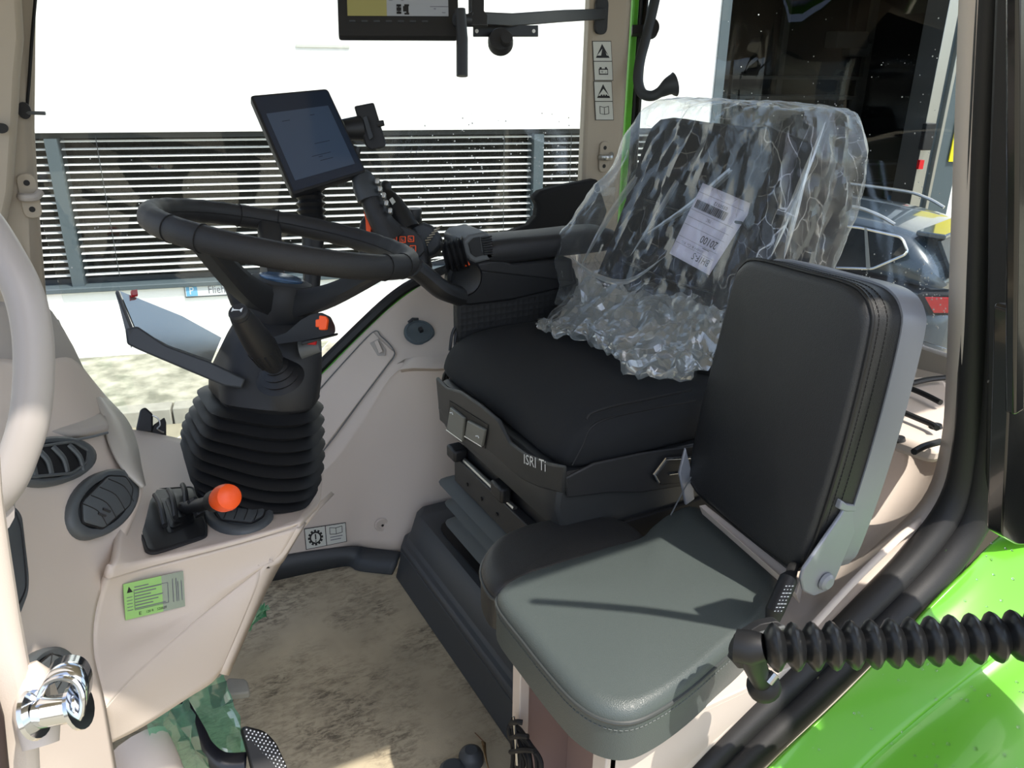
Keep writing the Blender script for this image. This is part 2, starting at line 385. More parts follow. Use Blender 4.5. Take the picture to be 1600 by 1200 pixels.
# glass band, interior behind
obj('window_pane', wbox(uL, uR, zb, zt, -.27, -.26), M['darkglass'], b, smooth=False)
fr = [wbox(uL, uR, zt-.06, zt, -.26, -.17), wbox(uL, uR, zb, zb+.05, -.26, -.17)]
mul = [wall_uv(99, 330)[0], wall_uv(843, 240)[0], wall_uv(470, 300)[0]-40]
for u in mul[:2]: obj('mullion', wbox(u-.05, u+.05, zb, zt-.05, -.26, -.02), M['frameblue'], b, smooth=False)
obj('window_frame', join(*fr), M['dkgrey'], b, smooth=False)
edges = [uL]+sorted(mul[:2])+[uR]
# one slatted blind with its cords per window section
for u0, u1 in zip(edges[:-1], edges[1:]):
    gs = []; z = zb+.10
    while z < zt-.05:
        gs.append(box((W(u0+.06, z, -.10)+W(u1-.06, z, -.10))/2, wu*((u1-u0)/2-.06), wn*.024+A(0, 0, -.004), A(0, 0, .0028))); z += .0655
    bl = obj('blind', join(*gs), M['slat'], b, smooth=False)
    cs = []
    n = max(2, int((u1-u0)/1.1))
    for k in range(n):
        u = u0+.35+(u1-u0-.7)*k/(n-1); obj('blind_cord', wbox(u-.003, u+.003, zb+.08, zt-.03, -.062, -.058), M['dkgrey'], bl, smooth=False)
# gateway with dark workshop behind
gb = -5.5
gu0, gu1 = uc1, ug1
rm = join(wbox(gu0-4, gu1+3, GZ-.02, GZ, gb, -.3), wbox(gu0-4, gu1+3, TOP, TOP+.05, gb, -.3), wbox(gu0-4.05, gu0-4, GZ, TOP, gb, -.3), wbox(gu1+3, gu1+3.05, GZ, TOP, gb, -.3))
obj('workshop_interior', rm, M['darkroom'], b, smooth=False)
wu0 = gu1+.6; 
def onback(px, py, h=gb):
    p = U(px, py, pl=(W(0, 0, h), wn)); return float(np.dot(p-g_, wu)), float(p[2])
a0 = onback(1405, 105); a1 = onback(1447, 82)
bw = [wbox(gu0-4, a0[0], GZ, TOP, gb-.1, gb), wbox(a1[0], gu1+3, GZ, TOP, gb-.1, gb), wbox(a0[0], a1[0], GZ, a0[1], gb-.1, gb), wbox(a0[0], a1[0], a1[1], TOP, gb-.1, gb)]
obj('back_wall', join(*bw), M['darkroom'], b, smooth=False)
pn = obj('back_window', wbox(a0[0], a1[0], a0[1], a1[1], gb-.09, gb-.08), M['leafgreen'], b, smooth=False)
obj('glazing_bar', wbox((a0[0]+a1[0])/2-.02, (a0[0]+a1[0])/2+.02, a0[1], a1[1], gb-.08, gb-.03), M['ink'], pn, smooth=False)
# steel columns, roller-door guide, workbenches
for px in (1222, 1355): 
    q = onback(px, 100, -4.2)[0]; obj('steel_column', wbox(q-.05, q+.05, GZ, TOP, -4.3, -4.2), M['darkbits'], b, smooth=False)
for n_, (px0, px1, py0, py1, h) in enumerate([(1140, 1350, 118, 124, -4.0), (1150, 1340, 150, 156, -3.0)]):
    q0 = onback(px0, py0, h); q1 = onback(px1, py1, h)
    top = q0[1]
    wb = thing('workbench', ['long dim workbench deep inside the gateway', 'nearer workbench with pale top inside the gateway', 'short workbench below the small green window'][n_], 'workbench', W((q0[0]+q1[0])/2, GZ, h-.3))
    obj('bench_top', wbox(q0[0], q1[0], top-.05, top, h-.6, h), M['darkbits'], wb, smooth=False)
    for uu in (q0[0]+.05, q1[0]-.05):
        for hh in (h-.55, h-.05): obj('leg', wbox(uu-.03, uu+.03, GZ, top-.05, hh-.03, hh+.03), M['darkbits'], wb, smooth=False)
cab_ = onback(1335, 200, -3.3); cz = onback(1400, 330, -3.3)
cb = thing('tool_cabinet', 'dark olive tool cabinet standing inside the gateway', 'cabinet', W((cab_[0]+cz[0])/2, GZ, -3.5))
mo = mat('olive_steel', (62, 66, 52), .5)
obj('body', wbox(cab_[0]-.05, cz[0]+.1, GZ, onback(1340, 215, -3.3)[1], -3.9, -3.3), mo, cb, smooth=False)
for k in range(4):
    z0 = GZ+.1+k*.3
    dr = obj('drawer', wbox(cab_[0], cz[0]+.05, z0, z0+.26, -3.3, -3.28), mo, cb, smooth=False)
    obj('handle', wbox(cab_[0]+.2, cz[0]-.15, z0+.18, z0+.21, -3.28, -3.25), M['grey'], dr, smooth=False)
hx = onback(1325, 55, -3.5)
hs = thing('engine_hoist', 'dark machine hanging from the workshop roof inside the gateway', 'hoist', W(hx[0], hx[1], -3.5))
obj('body', join(wbox(hx[0]-.25, hx[0]+.3, hx[1]-.18, hx[1]+.05, -3.7, -3.4), wbox(hx[0]+.05, hx[0]+.42, hx[1]-.3, hx[1]-.1, -3.65, -3.45)), M['darkbits'], hs, bevel=.02)
obj('lifting_chain', tube([W(hx[0], hx[1]+.04, -3.55), W(hx[0], TOP, -3.55)], .02, 6), M['ink'], hs)
# white stacked drum near the gate
dq = onback(1407, 305, -2.2)
dm = thing('paint_drum', 'small drum with blue band at the foot of the gate frame', 'drum', W(dq[0], dq[1]-.5, -2.2))
c0 = W(dq[0], dq[1]-.5, -2.2)
obj('body', disc(c0, wu*.17, wn*.17, .5, A(0, 0, 1), 20), M['signblue'], dm); obj('lid', disc(c0+A(0, 0, .5), wu*.175, wn*.175, .04, A(0, 0, 1), 20), M['silver'], dm)
# door guide posts of the gate
obj('gate_guide', join(wbox(ug1, ug1+.14, GZ, TOP, -.3, .03), wbox(ug1+.20, ug1+.24, GZ, TOP, -.25, .06)), M['silver'], b, bevel=.004)
obj('gate_reveal', join(wbox(ug1+.14, ug1+.20, GZ, TOP, -.3, .0), wbox(ug1+.24, ug1+.55, GZ, TOP, -.3, .02)), M['frameblue'], b, smooth=False)
kz = wall_uv(1440, 215)
ks = obj('key_switch', wbox(kz[0]-.05, kz[0]+.08, kz[1]-.13, kz[1]+.16, .03, .1), M['ink'], b, bevel=.01)
obj('red_knob', wbox(kz[0]-.02, kz[0]+.04, kz[1]-.34, kz[1]-.24, .03, .07), M['red'], ks)
# seam lines in the render
s0 = wall_uv(462, 70); s1 = wall_uv(546, 72)
obj('ventilation_slot', wbox(s0[0], s1[0], s1[1]-.015, s0[1]+.005, 0, .012), M['sticker'], b, smooth=False)
# yellow banner
y0 = wall_uv(1478, 252); y1 = wall_uv(1503, 160)
t = obj('banner', wbox(y0[0], y1[0]+.5, y0[1], y1[1], .03, .045), M['yellow'], None, smooth=False)
tag(t, 'plain yellow banner fixed to the white wall right of the gateway', 'banner')
# street sign
p0 = wall_uv(287, 443); p1 = wall_uv(420, 452); zz0 = wall_uv(287, 465)[1]
sg = thing('parking_sign', 'white parking sign with blue square fixed below the office window', 'sign', W((p0[0]+p1[0])/2, zz0, .02))
obj('plate', wbox(p0[0], p1[0], zz0, p0[1], .0, .02), M['frameblue'], sg, bevel=.003)
Q = Quad(W(p0[0], zz0, .021), W(p1[0], zz0, .021), W(p1[0], p0[1], .021), W(p0[0], p0[1], .021))
obj('white_field', Q.rect(.01, .1, .99, .9, 0, .002), M['signwhite'], sg, smooth=False)
obj('blue_field', Q.rect(.02, .12, .15, .88, .002, .004), M['signblue'], sg, smooth=False)
obj('parking_letter', Q.text('P', .06, .25, .11, .78, .0045), M['white'], sg, smooth=False)
obj('lettering', Q.text('Flieher', .28, .24, .58, .80, .0035), M['inkgrey'], sg, smooth=False)
# ground
def groundstrip(name, h0, h1, z, m, th=.12):
    o = obj(name, wbox(-14, 22, z-th, z, h0, h1), m, None, smooth=False); return struct(o)
kh = float(np.dot(U(240, 632, Z=GZ)-g_, wn))
groundstrip('cobbled_pavement', -.3, kh, GZ, M['cobble'])
ks_ = []
for i in range(36): ks_.append(wbox(-14+i, -14+i+.985, GZ-.2, GZ+.015, kh, kh+.16))
struct(obj('kerb', join(*ks_), M['kerb'], None, bevel=.01))
groundstrip('road', kh+.16, kh+26, GZ-.12, M['road'])

# ------------------------------------------------------------------ parked car
def build_car():
    hd = nrm(A(-.30, .954, 0)); sd_ = nrm(A(-hd[1], hd[0], 0)) # hd = nose direction, sd_ = to the left of the nose (towards us)
    ref = U(1462, 478, Z=GZ+.88)           # outboard corner of the tail light
    w2 = .90
    org = ref-hd*.12-A(0, 0, ref[2]-GZ)
    # side facing us: decide which side
    side = sd_ if np.dot(sd_, CAM-org) > 0 else -sd_
    org = org-side*(w2-.06)                # centre of the rear bumper on the ground
    P = lambda l, s, z: org+hd*l+side*s+A(0, 0, z)
    car = thing('parked_car', 'blue grey estate car parked beyond the rear cab window', 'car', P(2.2, 0, 0))
    # body cross sections along the length: (l, half width, z bottom, z belt, )
    secs = [(0.0, .70, .38, .72), (.05, .82, .30, .86), (.25, .89, .26, .95), (.8, .91, .25, 1.0), (2.0, .91, .25, .98), (3.2, .90, .25, .96), (3.9, .87, .26, .86), (4.3, .78, .30, .74), (4.4, .62, .40, .62)]
    R = []
    for l, hw, z0, z1 in secs:
        ring = []
        for s_, z in ((-hw*.9, z0), (-hw, z0+.15), (-hw, (z0+z1)/2+.05), (-hw*.96, z1-.03), (-hw*.86, z1), (0, z1+.03), (hw*.86, z1), (hw*.96, z1-.03), (hw, (z0+z1)/2+.05), (hw, z0+.15), (hw*.9, z0)): ring.append(P(l, s_, z))
        R.append(ring)
    obj('body', loft(R), M['carpaint'], car, sub=1, ang=60)
    # cabin
    cs = [(.10, .70, .80, 1.00), (.32, .78, .70, 1.30), (.55, .80, .64, 1.43), (1.3, .81, .62, 1.50), (2.2, .80, .61, 1.49), (2.75, .79, .60, 1.40), (3.35, .77, .70, .98)]
    R = []
    for l, hb, ht, zt_ in cs:
        R.append([P(l, s_, z) for s_, z in ((-hb, .9), (-(hb+ht)/2-.02, (.9+zt_)/2), (-ht, zt_-.05), (-ht*.8, zt_), (0, zt_+.02), (ht*.8, zt_), (ht, zt_-.05), ((hb+ht)/2+.02, (.9+zt_)/2), (hb, .9))])
    obj('roof', loft(R), M['carpaint'], car, sub=1, ang=60)
    pl = plane3(P(.9, .845, .95), P(2.4, .845, .95), P(1.5, .70, 1.42))
    def T(px, py): return U(px, py, pl=pl)
    wn_ = pl[1] if np.dot(pl[1], side) > 0 else -pl[1]
    win = [T(1300, 352), T(1345, 357), T(1408, 371), T(1414, 377), T(1420, 393), T(1416, 399), T(1365, 421), T(1300, 419)]
    win = rounded(win, .03)
    obj('side_window', plate([p+wn_*.02 for p in win], wn_*.012), M['darkglass'], car, smooth=False)
    obj('window_chrome', tube([p+wn_*.034 for p in win], .011, 6, closed=True), M['chrome'], car)
    obj('door_pillar', plate([T(1353, 356)+wn_*.034, T(1357, 357)+wn_*.034, T(1362, 421)+wn_*.034, T(1356, 421)+wn_*.034], wn_*.01), M['grey'], car, smooth=False)
    obj('door_seam', tube([T(1358, 420)+wn_*.03, T(1356, 432)+wn_*.06, T(1352, 445)+wn_*.07, T(1345, 470)+wn_*.05], .004, 5), M['ink'], car)
    for s_ in (1, -1):
        rail = [P(.62, s_*.62, 1.43), P(.8, s_*.63, 1.50), P(1.1, s_*.64, 1.54), (P(2.2, s_*.63, 1.55)), P(2.5, s_*.62, 1.49)]
        obj('roof_rail', tube(crm(rail, 5), .02, 8, flat=.8), M['silver'], car)
    # tail light
    pl2 = (P(.1, .93, .9), side)
    tl = [U(1432, 460, pl=pl2), U(1500, 461, pl=pl2), U(1500, 493, pl=pl2), U(1452, 493, pl=pl2)]
    lt = obj('tail_light', plate(tl, -side*.12), M['ink'], car, bevel=.008)
    tl2 = [U(1445, 464, pl=pl2), U(1500, 465, pl=pl2), U(1500, 489, pl=pl2), U(1459, 489, pl=pl2)]
    obj('red_lens', plate([p+side*.006 for p in tl2], -side*.02), M['taillight'], lt, bevel=.005)
    # rear window and spoiler
    obj('spoiler', loft([[P(l, s_, z) for s_, z in ((-.6, 1.36), (-.6, 1.40), (.6, 1.40), (.6, 1.36))] for l in (.22, .45)]), M['carpaint'], car, bevel=.01)
    obj('rear_window', plate([P(.12, -.58, 1.05), P(.12, .58, 1.05), P(.30, .52, 1.33), P(.30, -.52, 1.33)], -hd*.03), M['darkglass'], car, smooth=False)
    for l in (.85, 3.5):
        for s_ in (.80, -.80):
            wl = obj('wheel', disc(P(l, s_-.1, .32), hd*.32, A(0, 0, .32), .2, side, 32), M['rubber'], car)
            obj('hub_cap', disc(P(l, s_+.1 if s_ > 0 else s_-.11, .32), hd*.2, A(0, 0, .2), .015, side, 24), M['silver'], wl)
build_car()
# trailer box and silver bar seen low through the rear window

# ================================================================== CAB SHELL
# floor
struct(obj('floor', abox(-.35, .62, .5, 1.80, -.04, 0), M['floor'], None, smooth=False), 'dirty beige cab floor')
# right-hand inner wall over the wheel arch: lid, socket cap, sticker
r0 = [(430, 880, None)]
def row(l): return [U(x, y, Y=Y) for x, y, Y in l]
rows = [row([(440, 640, 1.93), (500, 588, 1.93), (560, 528, 1.93), (618, 474, 1.93), (672, 440, 1.93), (760, 410, 1.93), (900, 400, 1.93)]),
        row([(440, 690, 1.88), (505, 640, 1.88), (560, 580, 1.88), (612, 522, 1.88), (700, 476, 1.90), (790, 440, 1.91), (900, 440, 1.92)]),
        row([(440, 760, 1.83), (510, 722, 1.82), (565, 648, 1.82), (620, 575, 1.80), (700, 562, 1.74), (800, 550, 1.72), (900, 540, 1.72)]),
        row([(440, 775, 1.825), (512, 742, 1.812), (572, 668, 1.808), (624, 592, 1.79), (700, 580, 1.73), (800, 570, 1.71), (900, 560, 1.71)]),
        row([(435, 830, 1.81), (520, 810, 1.80), (570, 760, 1.79), (632, 720, 1.76), (700, 700, 1.72), (800, 690, 1.70), (900, 680, 1.70)]),
        row([(425, 885, 1.80), (520, 862, 1.79), (560, 856, 1.785), (628, 862, 1.715), (700, 855, 1.70), (800, 850, 1.70), (900, 850, 1.70)])]
wr = struct(obj('wall_right', pgrid(rows, 5, 5), M['beige'], None, sol=.02, off=1, recalc=False, ang=80), 'beige inner wall panel over the right wheel arch')
WR = wr
def onwr(px, py, off=0.0):
    """point on the wall panel (nearest quad hit by the ray)"""
    from mathutils.bvhtree import BVHTree
    global _bv
    try: _bv
    except NameError:
        g = pgrid(rows, 5, 5); _bv = BVHTree.FromPolygons([Vector(v) for v in g[0]], g[1])
    d = Vector(nrm(ray(px, py))); h = _bv.ray_cast(Vector(CAM), d)
    p = h[0] if h[0] is not None else Vector(U(px, py, Y=1.8))
    return A(*p)-A(*d)*off
lid = [(616, 552), (588, 526), (575, 524), (520, 580), (497, 606), (497, 700), (520, 680), (560, 624)]
lidc = rounded([onwr(x, y, .003) for x, y in [(617, 550), (586, 519), (498, 612), (498, 712)]], [.03, .05, .01, .01])
# storage lid follows the panel: sampled grid
def surfpatch(c00, c10, c11, c01, n, m_, lift):
    g = []
    for i in range(n+1):
        for j in range(m_+1):
            s, t = j/m_, i/n; q = [(1-s)*(1-t)*c00[k]+s*(1-t)*c10[k]+s*t*c11[k]+(1-s)*t*c01[k] for k in (0, 1)]
            g.append(onwr(q[0], q[1], lift))
    f = [(i*(m_+1)+j, i*(m_+1)+j+1, (i+1)*(m_+1)+j+1, (i+1)*(m_+1)+j) for i in range(n) for j in range(m_)]
    return geo(g, f)
ld = obj('storage_lid', surfpatch((480, 630), (583, 519), (618, 552), (480, 735), 10, 12, .004), M['beige'], WR, sol=.004, bevel=.002, recalc=False)
seam = crm([onwr(x, y, .0055) for x, y in [(482, 733), (520, 686), (560, 631), (600, 578), (616, 556), (612, 542), (596, 526), (583, 519), (540, 563), (482, 628)]], 6)
obj('lid_seam', tube(seam, .0016, 5), M['grey'], ld)
la = [onwr(x, y, .005) for x, y in [(578, 536), (592, 529), (603, 547), (602, 556), (590, 556)]]
obj('latch_recess', [(plate(la, ray(590, 545)*-.004), M['beige_dark']), (plate([onwr(x, y, .012) for x, y in [(585, 534), (590, 531), (598, 549), (592, 552)]], ray(590, 545)*-.006), M['beige'])], None, WR, bevel=.001)
# socket cap
cc = onwr(655, 520, .004); cn = nrm(A(-.15, -.55, .82)); cu_ = nrm(np.cross(A(0, 1, 0), cn)); cv = np.cross(cn, cu_)
cp = obj('socket_cap', disc(cc, cu_*.037, cv*.037, .008, cn, 36, [(1.08, 0), (1.08, .35), (.98, .5), (.95, 1), (.86, 1.0), (.84, .75), (.5, .75), (.3, .8)]), M['capgrey'], WR)
obj('cap_grip', box(cc+cn*.010+cu_*.004, cu_*.005, cv*.006, cn*.006), M['black2'], cp, bevel=.001)
obj('cap_hinge', tube([cc+cn*.008+cv*.036-cu_*.014, cc+cn*.011+cv*.040, cc+cn*.008+cv*.036+cu_*.014], .004, 6), M['dkgrey'], cp)
cs_ = onwr(597, 820, .001)
obj('screw_plug', disc(cs_, A(.020, -.003, 0), A(0, 0, .020), .004, A(0, -1, .1), 24, [(1, 0), (.9, 1), (.55, 1), (.5, .5)]), M['beige'], WR)
obj('screw_hole', disc(cs_+A(0, -.0035, 0), A(.0035, 0, 0), A(0, 0, .0035), .001, A(0, -1, 0), 10), M['ink'], WR)
# warning sticker low on the wall
_a, _b, _c = onwr(480, 856, .003), onwr(541, 845, .003), onwr(508, 820, .003); _pl = plane3(_a, _b, _c)
Q = Quad(*[U(x, y, pl=_pl) for x, y in ((478, 859), (542, 846), (540, 816), (475, 826))]); Q.n = Q.n if np.dot(Q.n, CAM-_a) > 0 else -Q.n
gear = []
for k in range(12):
    a = k/12*2*math.pi
    for da, r in ((-.16, .30), (-.16, .38), (.16, .38), (.16, .30)): gear.append((.25+r*.48*math.cos(a+da), .5+r*math.sin(a+da)))
inner = [(.25+.48*.22*math.cos(a), .5+.22*math.sin(a)) for a in np.linspace(0, 2*math.pi, 24, endpoint=False)]
st = obj('warning_sticker', [(Q.rect(0, 0, 1, 1, 0, .001), M['ink']), (Q.rect(.015, .03, .49, .97, 0, .0015), M['sticker']), (Q.rect(.51, .03, .985, .97, 0, .0015), M['sticker'])], None, WR, smooth=False)
st['label'] = 'white sticker with a gear warning sign and an open book'
obj('gear_symbol', [(Q.plate(gear, .0015, .002), M['ink']), (Q.plate(inner, .002, .0024), M['sticker']), (Q.rect(.235, .42, .265, .68, .0024, .003), M['ink']), (Q.rect(.235, .31, .265, .37, .0024, .003), M['ink'])], None, st, smooth=False)
def book(q, x0, y0, x1, y1, h=.0022):
    xm = (x0+x1)/2; dy = y1-y0; gs = []
    for pts in ([(x0, y0+.1*dy), (x0, y1), (xm, y1-.15*dy)], [(xm, y1-.15*dy), (x1, y1), (x1, y0+.1*dy)], [(x1, y0+.1*dy), (xm, y0), (x0, y0+.1*dy)], [(xm, y0), (xm, y1-.15*dy)]):
        for a_, b_ in zip(pts[:-1], pts[1:]): gs.append(q.line(a_, b_, .0012, h))
    return join(*gs)
obj('book_symbol', [(book(Q, .60, .5, .9, .86), M['ink']), (Q.rect(.60, .36, .9, .40, .0015, .0018), M['inkgrey']), (Q.rect(.60, .22, .86, .26, .0015, .0018), M['inkgrey'])], None, st, smooth=False)
# dark skirting along the floor
sk = [(400, 912, 395, 886), (440, 903, 440, 868), (535, 884, 548, 853), (560, 892, 575, 856), (612, 898, 628, 862)]
bot = crm([U(x, y, Z=.001) for x, y, _, _ in sk], 5); top = crm([U(x2, y2, Y=Y)-A(0, .004, 0) for (_, _, x2, y2), Y in zip(sk, (1.80, 1.80, 1.785, 1.775, 1.71))], 5)
struct(obj('baseboard_right', loft([bot, top], False, False), M['dkgrey'], None, sol=.012, off=0, recalc=False), 'dark skirting strip')
# lower side window gasket (black rubber + green cab frame)
gk = [(470, 622), (500, 588), (560, 528), (618, 474), (660, 447), (720, 425), (800, 412)]
struct(obj('trim_1', tube(crm([U(x-8, y-6, Y=1.955) for x, y in gk], 5), .016, 8), M['rubber'], None), 'black window rubber')
struct(obj('trim_2', tube(crm([U(x+2, y-1, Y=1.945) for x, y in gk], 5), .0055, 6), M['greendk'], None), 'green frame edge')
# the cab glass
def pane(name, pts, th, n):
    o = obj(name, plate([A(*p) for p in pts], th), M['glass'], None, smooth=False); struct(o); return o
pane('window_1', [(-.02, 1.975, .30), (.48, 1.975, .50), (.73, 1.975, .73), (1.36, 1.975, .80), (1.36, 1.975, 1.78), (-.1, 1.975, 1.78)], (0, .005, 0), 1)
_cv = crm([A(1.50, 1.985, 0), A(1.66, 1.93, 0), A(1.765, 1.82, 0), A(1.80, 1.68, 0), A(1.80, 1.2, 0), A(1.80, .60, 0)], 6)
struct(obj('window_2', loft([[p+A(0, 0, .62) for p in _cv], [p+A(0, 0, 1.78) for p in _cv]], False, False), M['glass'], None, sol=.004, recalc=False), 'curved rear window')
# far pillar
def pillar(name, pts, m, **k): return struct(obj(name, plate([A(*p) for p in pts], (0, 0, 1.55)), m, None, bevel=k.get('bevel', .012)))
xa = U(918, 100, Y=1.93)[0]; xb = U(978, 100, Y=1.93)[0]
P1 = pillar('trim_3', [(xa, 1.93, .4), (xb, 1.93, .4), (xb+.05, 1.99, .4), (xa+.02, 1.99, .4)], M['beige2']); P1['label'] = 'beige rear right cab pillar'
struct(obj('trim_4', abox(U(984, 100, Y=1.99)[0], U(993, 100, Y=1.99)[0], 1.99, 2.02, .4, 1.95), M['greendk'], None, bevel=.004))
struct(obj('trim_5', abox(U(994, 100, Y=1.99)[0], U(1008, 100, Y=1.99)[0], 1.99, 2.05, .4, 1.95), M['rubber'], None, bevel=.006))
def QY(x0, y0, x1, y1, Y, skew=0): return Quad(U(x0, y1, Y=Y), U(x1, y1, Y=Y), U(x1, y0, Y=Y), U(x0, y0, Y=Y))
def tri(q, x0, y0, x1, y1, m_, h=.0018):
    xm = (x0+x1)/2; return [(q.plate([(x0, y0), (x1, y0), (xm, y1)], .0012, h), M['ink']), (q.plate([(x0+.07, y0+.06), (x1-.07, y0+.06), (xm, y1-.12)], h, h+.0004), m_)]
for k, (ya, yb) in enumerate(((65, 125), (128, 187))):
    q = Quad(U(929+k*2, yb, Y=1.928), U(957+k, yb, Y=1.928), U(954+k, ya, Y=1.928), U(926+k*2, ya, Y=1.928))
    sl = [(q.rect(-.03, -.015, 1.03, 1.015, 0, .0008), M['ink']), (q.rect(0, .0, 1, .48, 0, .0012), M['sticker']), (q.rect(0, .5, 1, 1, 0, .0012), M['sticker'])]
    s_ = obj('warning_sticker', sl, None, P1, smooth=False)
    s_['label'] = 'white safety sticker on the pillar, ' + ('upper one with battery sign' if k == 0 else 'lower one with open book')
    obj('warning_triangle', tri(q, .12, .58, .88, .94, M['sticker'])+([(q.plate([(.4, .63), (.72, .63), (.66, .72), (.5, .83)], .002, .003), M['ink'])] if k == 0 else [(join(*[q.rect(a, .63, a+.08, .67, .002, .003) for a in (.33, .47, .61)]), M['ink'])]), None, s_, smooth=False)
    if k == 0: obj('battery_symbol', [(join(q.rect(.25, .14, .75, .3, .001, .002), q.rect(.3, .3, .4, .34, .001, .002), q.rect(.6, .3, .7, .34, .001, .002)), M['ink']), (q.rect(.29, .17, .71, .27, .002, .0025), M['sticker']), (q.text('+ -', .35, .19, .65, .25, .0026), M['ink'])], None, s_, smooth=False)
    else: obj('book_symbol', book(q, .25, .14, .75, .36), M['ink'], s_, smooth=False)
# hook plates on both right pillars
def hookplate(px, py, Y, parent, s=1):
    c = U(px, py, Y=Y); n = A(0, -1, 0); ux, uz = A(1, 0, 0), A(0, 0, 1)
    out = rounded([c+ux*a*.016*s+uz*b*.042*s for a, b in ((-1, -1), (1, -1), (1, 1), (-1, 1))], .016*s, 5)
    h = obj('hook_plate', plate(out, n*.005), M['beige2'], parent, bevel=.0015); 
    for b in (-.025*s, .025*s): obj('screw_hole', disc(c+uz*b+n*.0052, ux*.0055*s, uz*.0055*s, .0006, n, 14), M['ink'], h)
    obj('hook', tube(crm([c+ux*-.016*s+n*.004, c+ux*-.01*s+n*.02, c+ux*.010*s+n*.022, c+ux*.02*s+n*.010+uz*.008*s], 4), .006*s, 8, flat=1.3), M['silver'] if s == 1 else M['beige_dark'], h)
hookplate(943, 245, 1.928, P1)
# front right pillar, left edge of the photo
fa = [A(U(60, -60, Y=1.95)[0]+.03, 1.95, 1.80), U(56, 0, Y=1.95), U(54, 200, Y=1.95), U(61, 330, Y=1.95), U(72, 460, Y=1.93), U(82, 525, Y=1.90), U(112, 620, Y=1.86), U(130, 700, Y=1.84), A(.10, 1.86, .0), A(-.22, 1.86, .0), U(-90, 200, Y=1.88), A(-.16, 1.93, 1.80)]
P2 = struct(obj('trim_6', plate(fa, (.0, .03, 0)), M['beige2'], None, bevel=.006), 'beige front right cab pillar')
gl = [A(U(30, -60, Y=1.86)[0], 1.86, 1.80), U(30, -60, Y=1.86), U(37, 60, Y=1.86), U(31, 120, Y=1.86), U(28, 180, Y=1.86), U(20, 300, Y=1.86), U(0, 400, Y=1.86), U(-90, 420, Y=1.84), A(-.16, 1.85, 1.80)]
obj('inner_cover', plate(gl, (0, .05, 0)), M['beige2'], P2, bevel=.012)
hookplate(46, 306, 1.905, P2, 1.05)
obj('blind_cord', tube(crm([U(57, -20, Y=1.93), U(50, 60, Y=1.93), U(46, 120, Y=1.93), U(42, 168, Y=1.93)], 4), .0035, 6), M['ink'], P2)
hk = U(38, 172, Y=1.93)
obj('cord_hook', [(disc(hk, A(.012, 0, 0), A(0, 0, .016), .02, A(0, -1, 0), 16), M['ink']), (tube([hk+A(0, -.015, -.004), hk+A(.035, -.03, -.005)], .004, 6), M['grey'])], None, P2)
obj('screw_cap', disc(U(2, 200, Y=1.85), A(.012, 0, 0), A(0, 0, .009), .012, A(0, -1, 0), 16), M['ink'], P2)
# roof and closed sides that shade the inside
struct(obj('ceiling', abox(-.45, 1.85, .245, 2.02, 1.80, 1.86), M['beige2'], None, smooth=False))
struct(obj('trim_7', abox(-.45, -.37, .55, .66, .3, 1.8), M['beige2'], None, bevel=.01))
# lower rear: shelf with rods, wheel arch inside
shp = rounded([U(x, y, Z=.66) for x, y in [(1382, 676), (1470, 706), (1500, 640), (1478, 590), (1400, 585), (1300, 600)]], .03)
sh = struct(obj('wall_rear', [(plate(shp, (0, 0, -.03)), M['beige']), (plate([U(1300, 540, X=1.78), U(1400, 562, X=1.78), U(1480, 580, X=1.78), U(1490, 640, X=1.70), U(1400, 610, X=1.70), U(1300, 590, X=1.70)], (.03, 0, -.02)), M['beige'])], None, None, bevel=.01), 'beige rear shelf')
for rd in ([(1424, 599), (1450, 593), (1478, 590)], [(1398, 607), (1412, 604), (1440, 614), (1470, 629)], [(1388, 634), (1425, 650), (1456, 663), (1464, 669)], [(1376, 672), (1388, 677), (1395, 686), (1404, 688)], [(1428, 706), (1445, 697), (1470, 690)]):
    pts = [U(x, y, Z=.675) for x, y in rd]; pts[0] = pts[0]+A(0, 0, -.0); obj('shelf_rod', tube(crm(pts, 4), .0055, 8), M['rubber'], sh)
for fx, fy in ((1404, 688), (1462, 668)):
    c = U(fx, fy, Z=.66); obj('rod_foot', disc(c, A(.014, 0, 0), A(0, .010, 0), .006, A(0, 0, 1), 16, [(1, 0), (.8, 1)]), M['rubber'], sh)
struct(obj('trim_8', tube([U(1395, 557, X=1.79), U(1440, 565, X=1.79), U(1490, 578, X=1.79)], .006, 6), M['greendk'], None))
rw = [D([(1300, 610, 1.70), (1385, 678, 1.66), (1440, 695, 1.58), (1478, 712, 1.48)]),
      D([(1300, 660, 1.66), (1385, 700, 1.63), (1440, 730, 1.55), (1474, 745, 1.42)]),
      D([(1290, 760, 1.52), (1370, 790, 1.48), (1410, 800, 1.42), (1445, 800, 1.30)]),
      D([(1270, 850, 1.42), (1330, 860, 1.38), (1370, 850, 1.33), (1400, 838, 1.25)]),
      D([(1180, 950, 1.28), (1250, 950, 1.26), (1290, 935, 1.24), (1330, 905, 1.20)]),
      D([(1100, 1050, 1.22), (1170, 1040, 1.20), (1220, 1015, 1.18), (1265, 975, 1.14)])]
struct(obj('wall_left', pgrid(rw, 5, 5), M['beige'], None, sol=.01, off=1, recalc=False), 'rear left inner wheel arch panel')
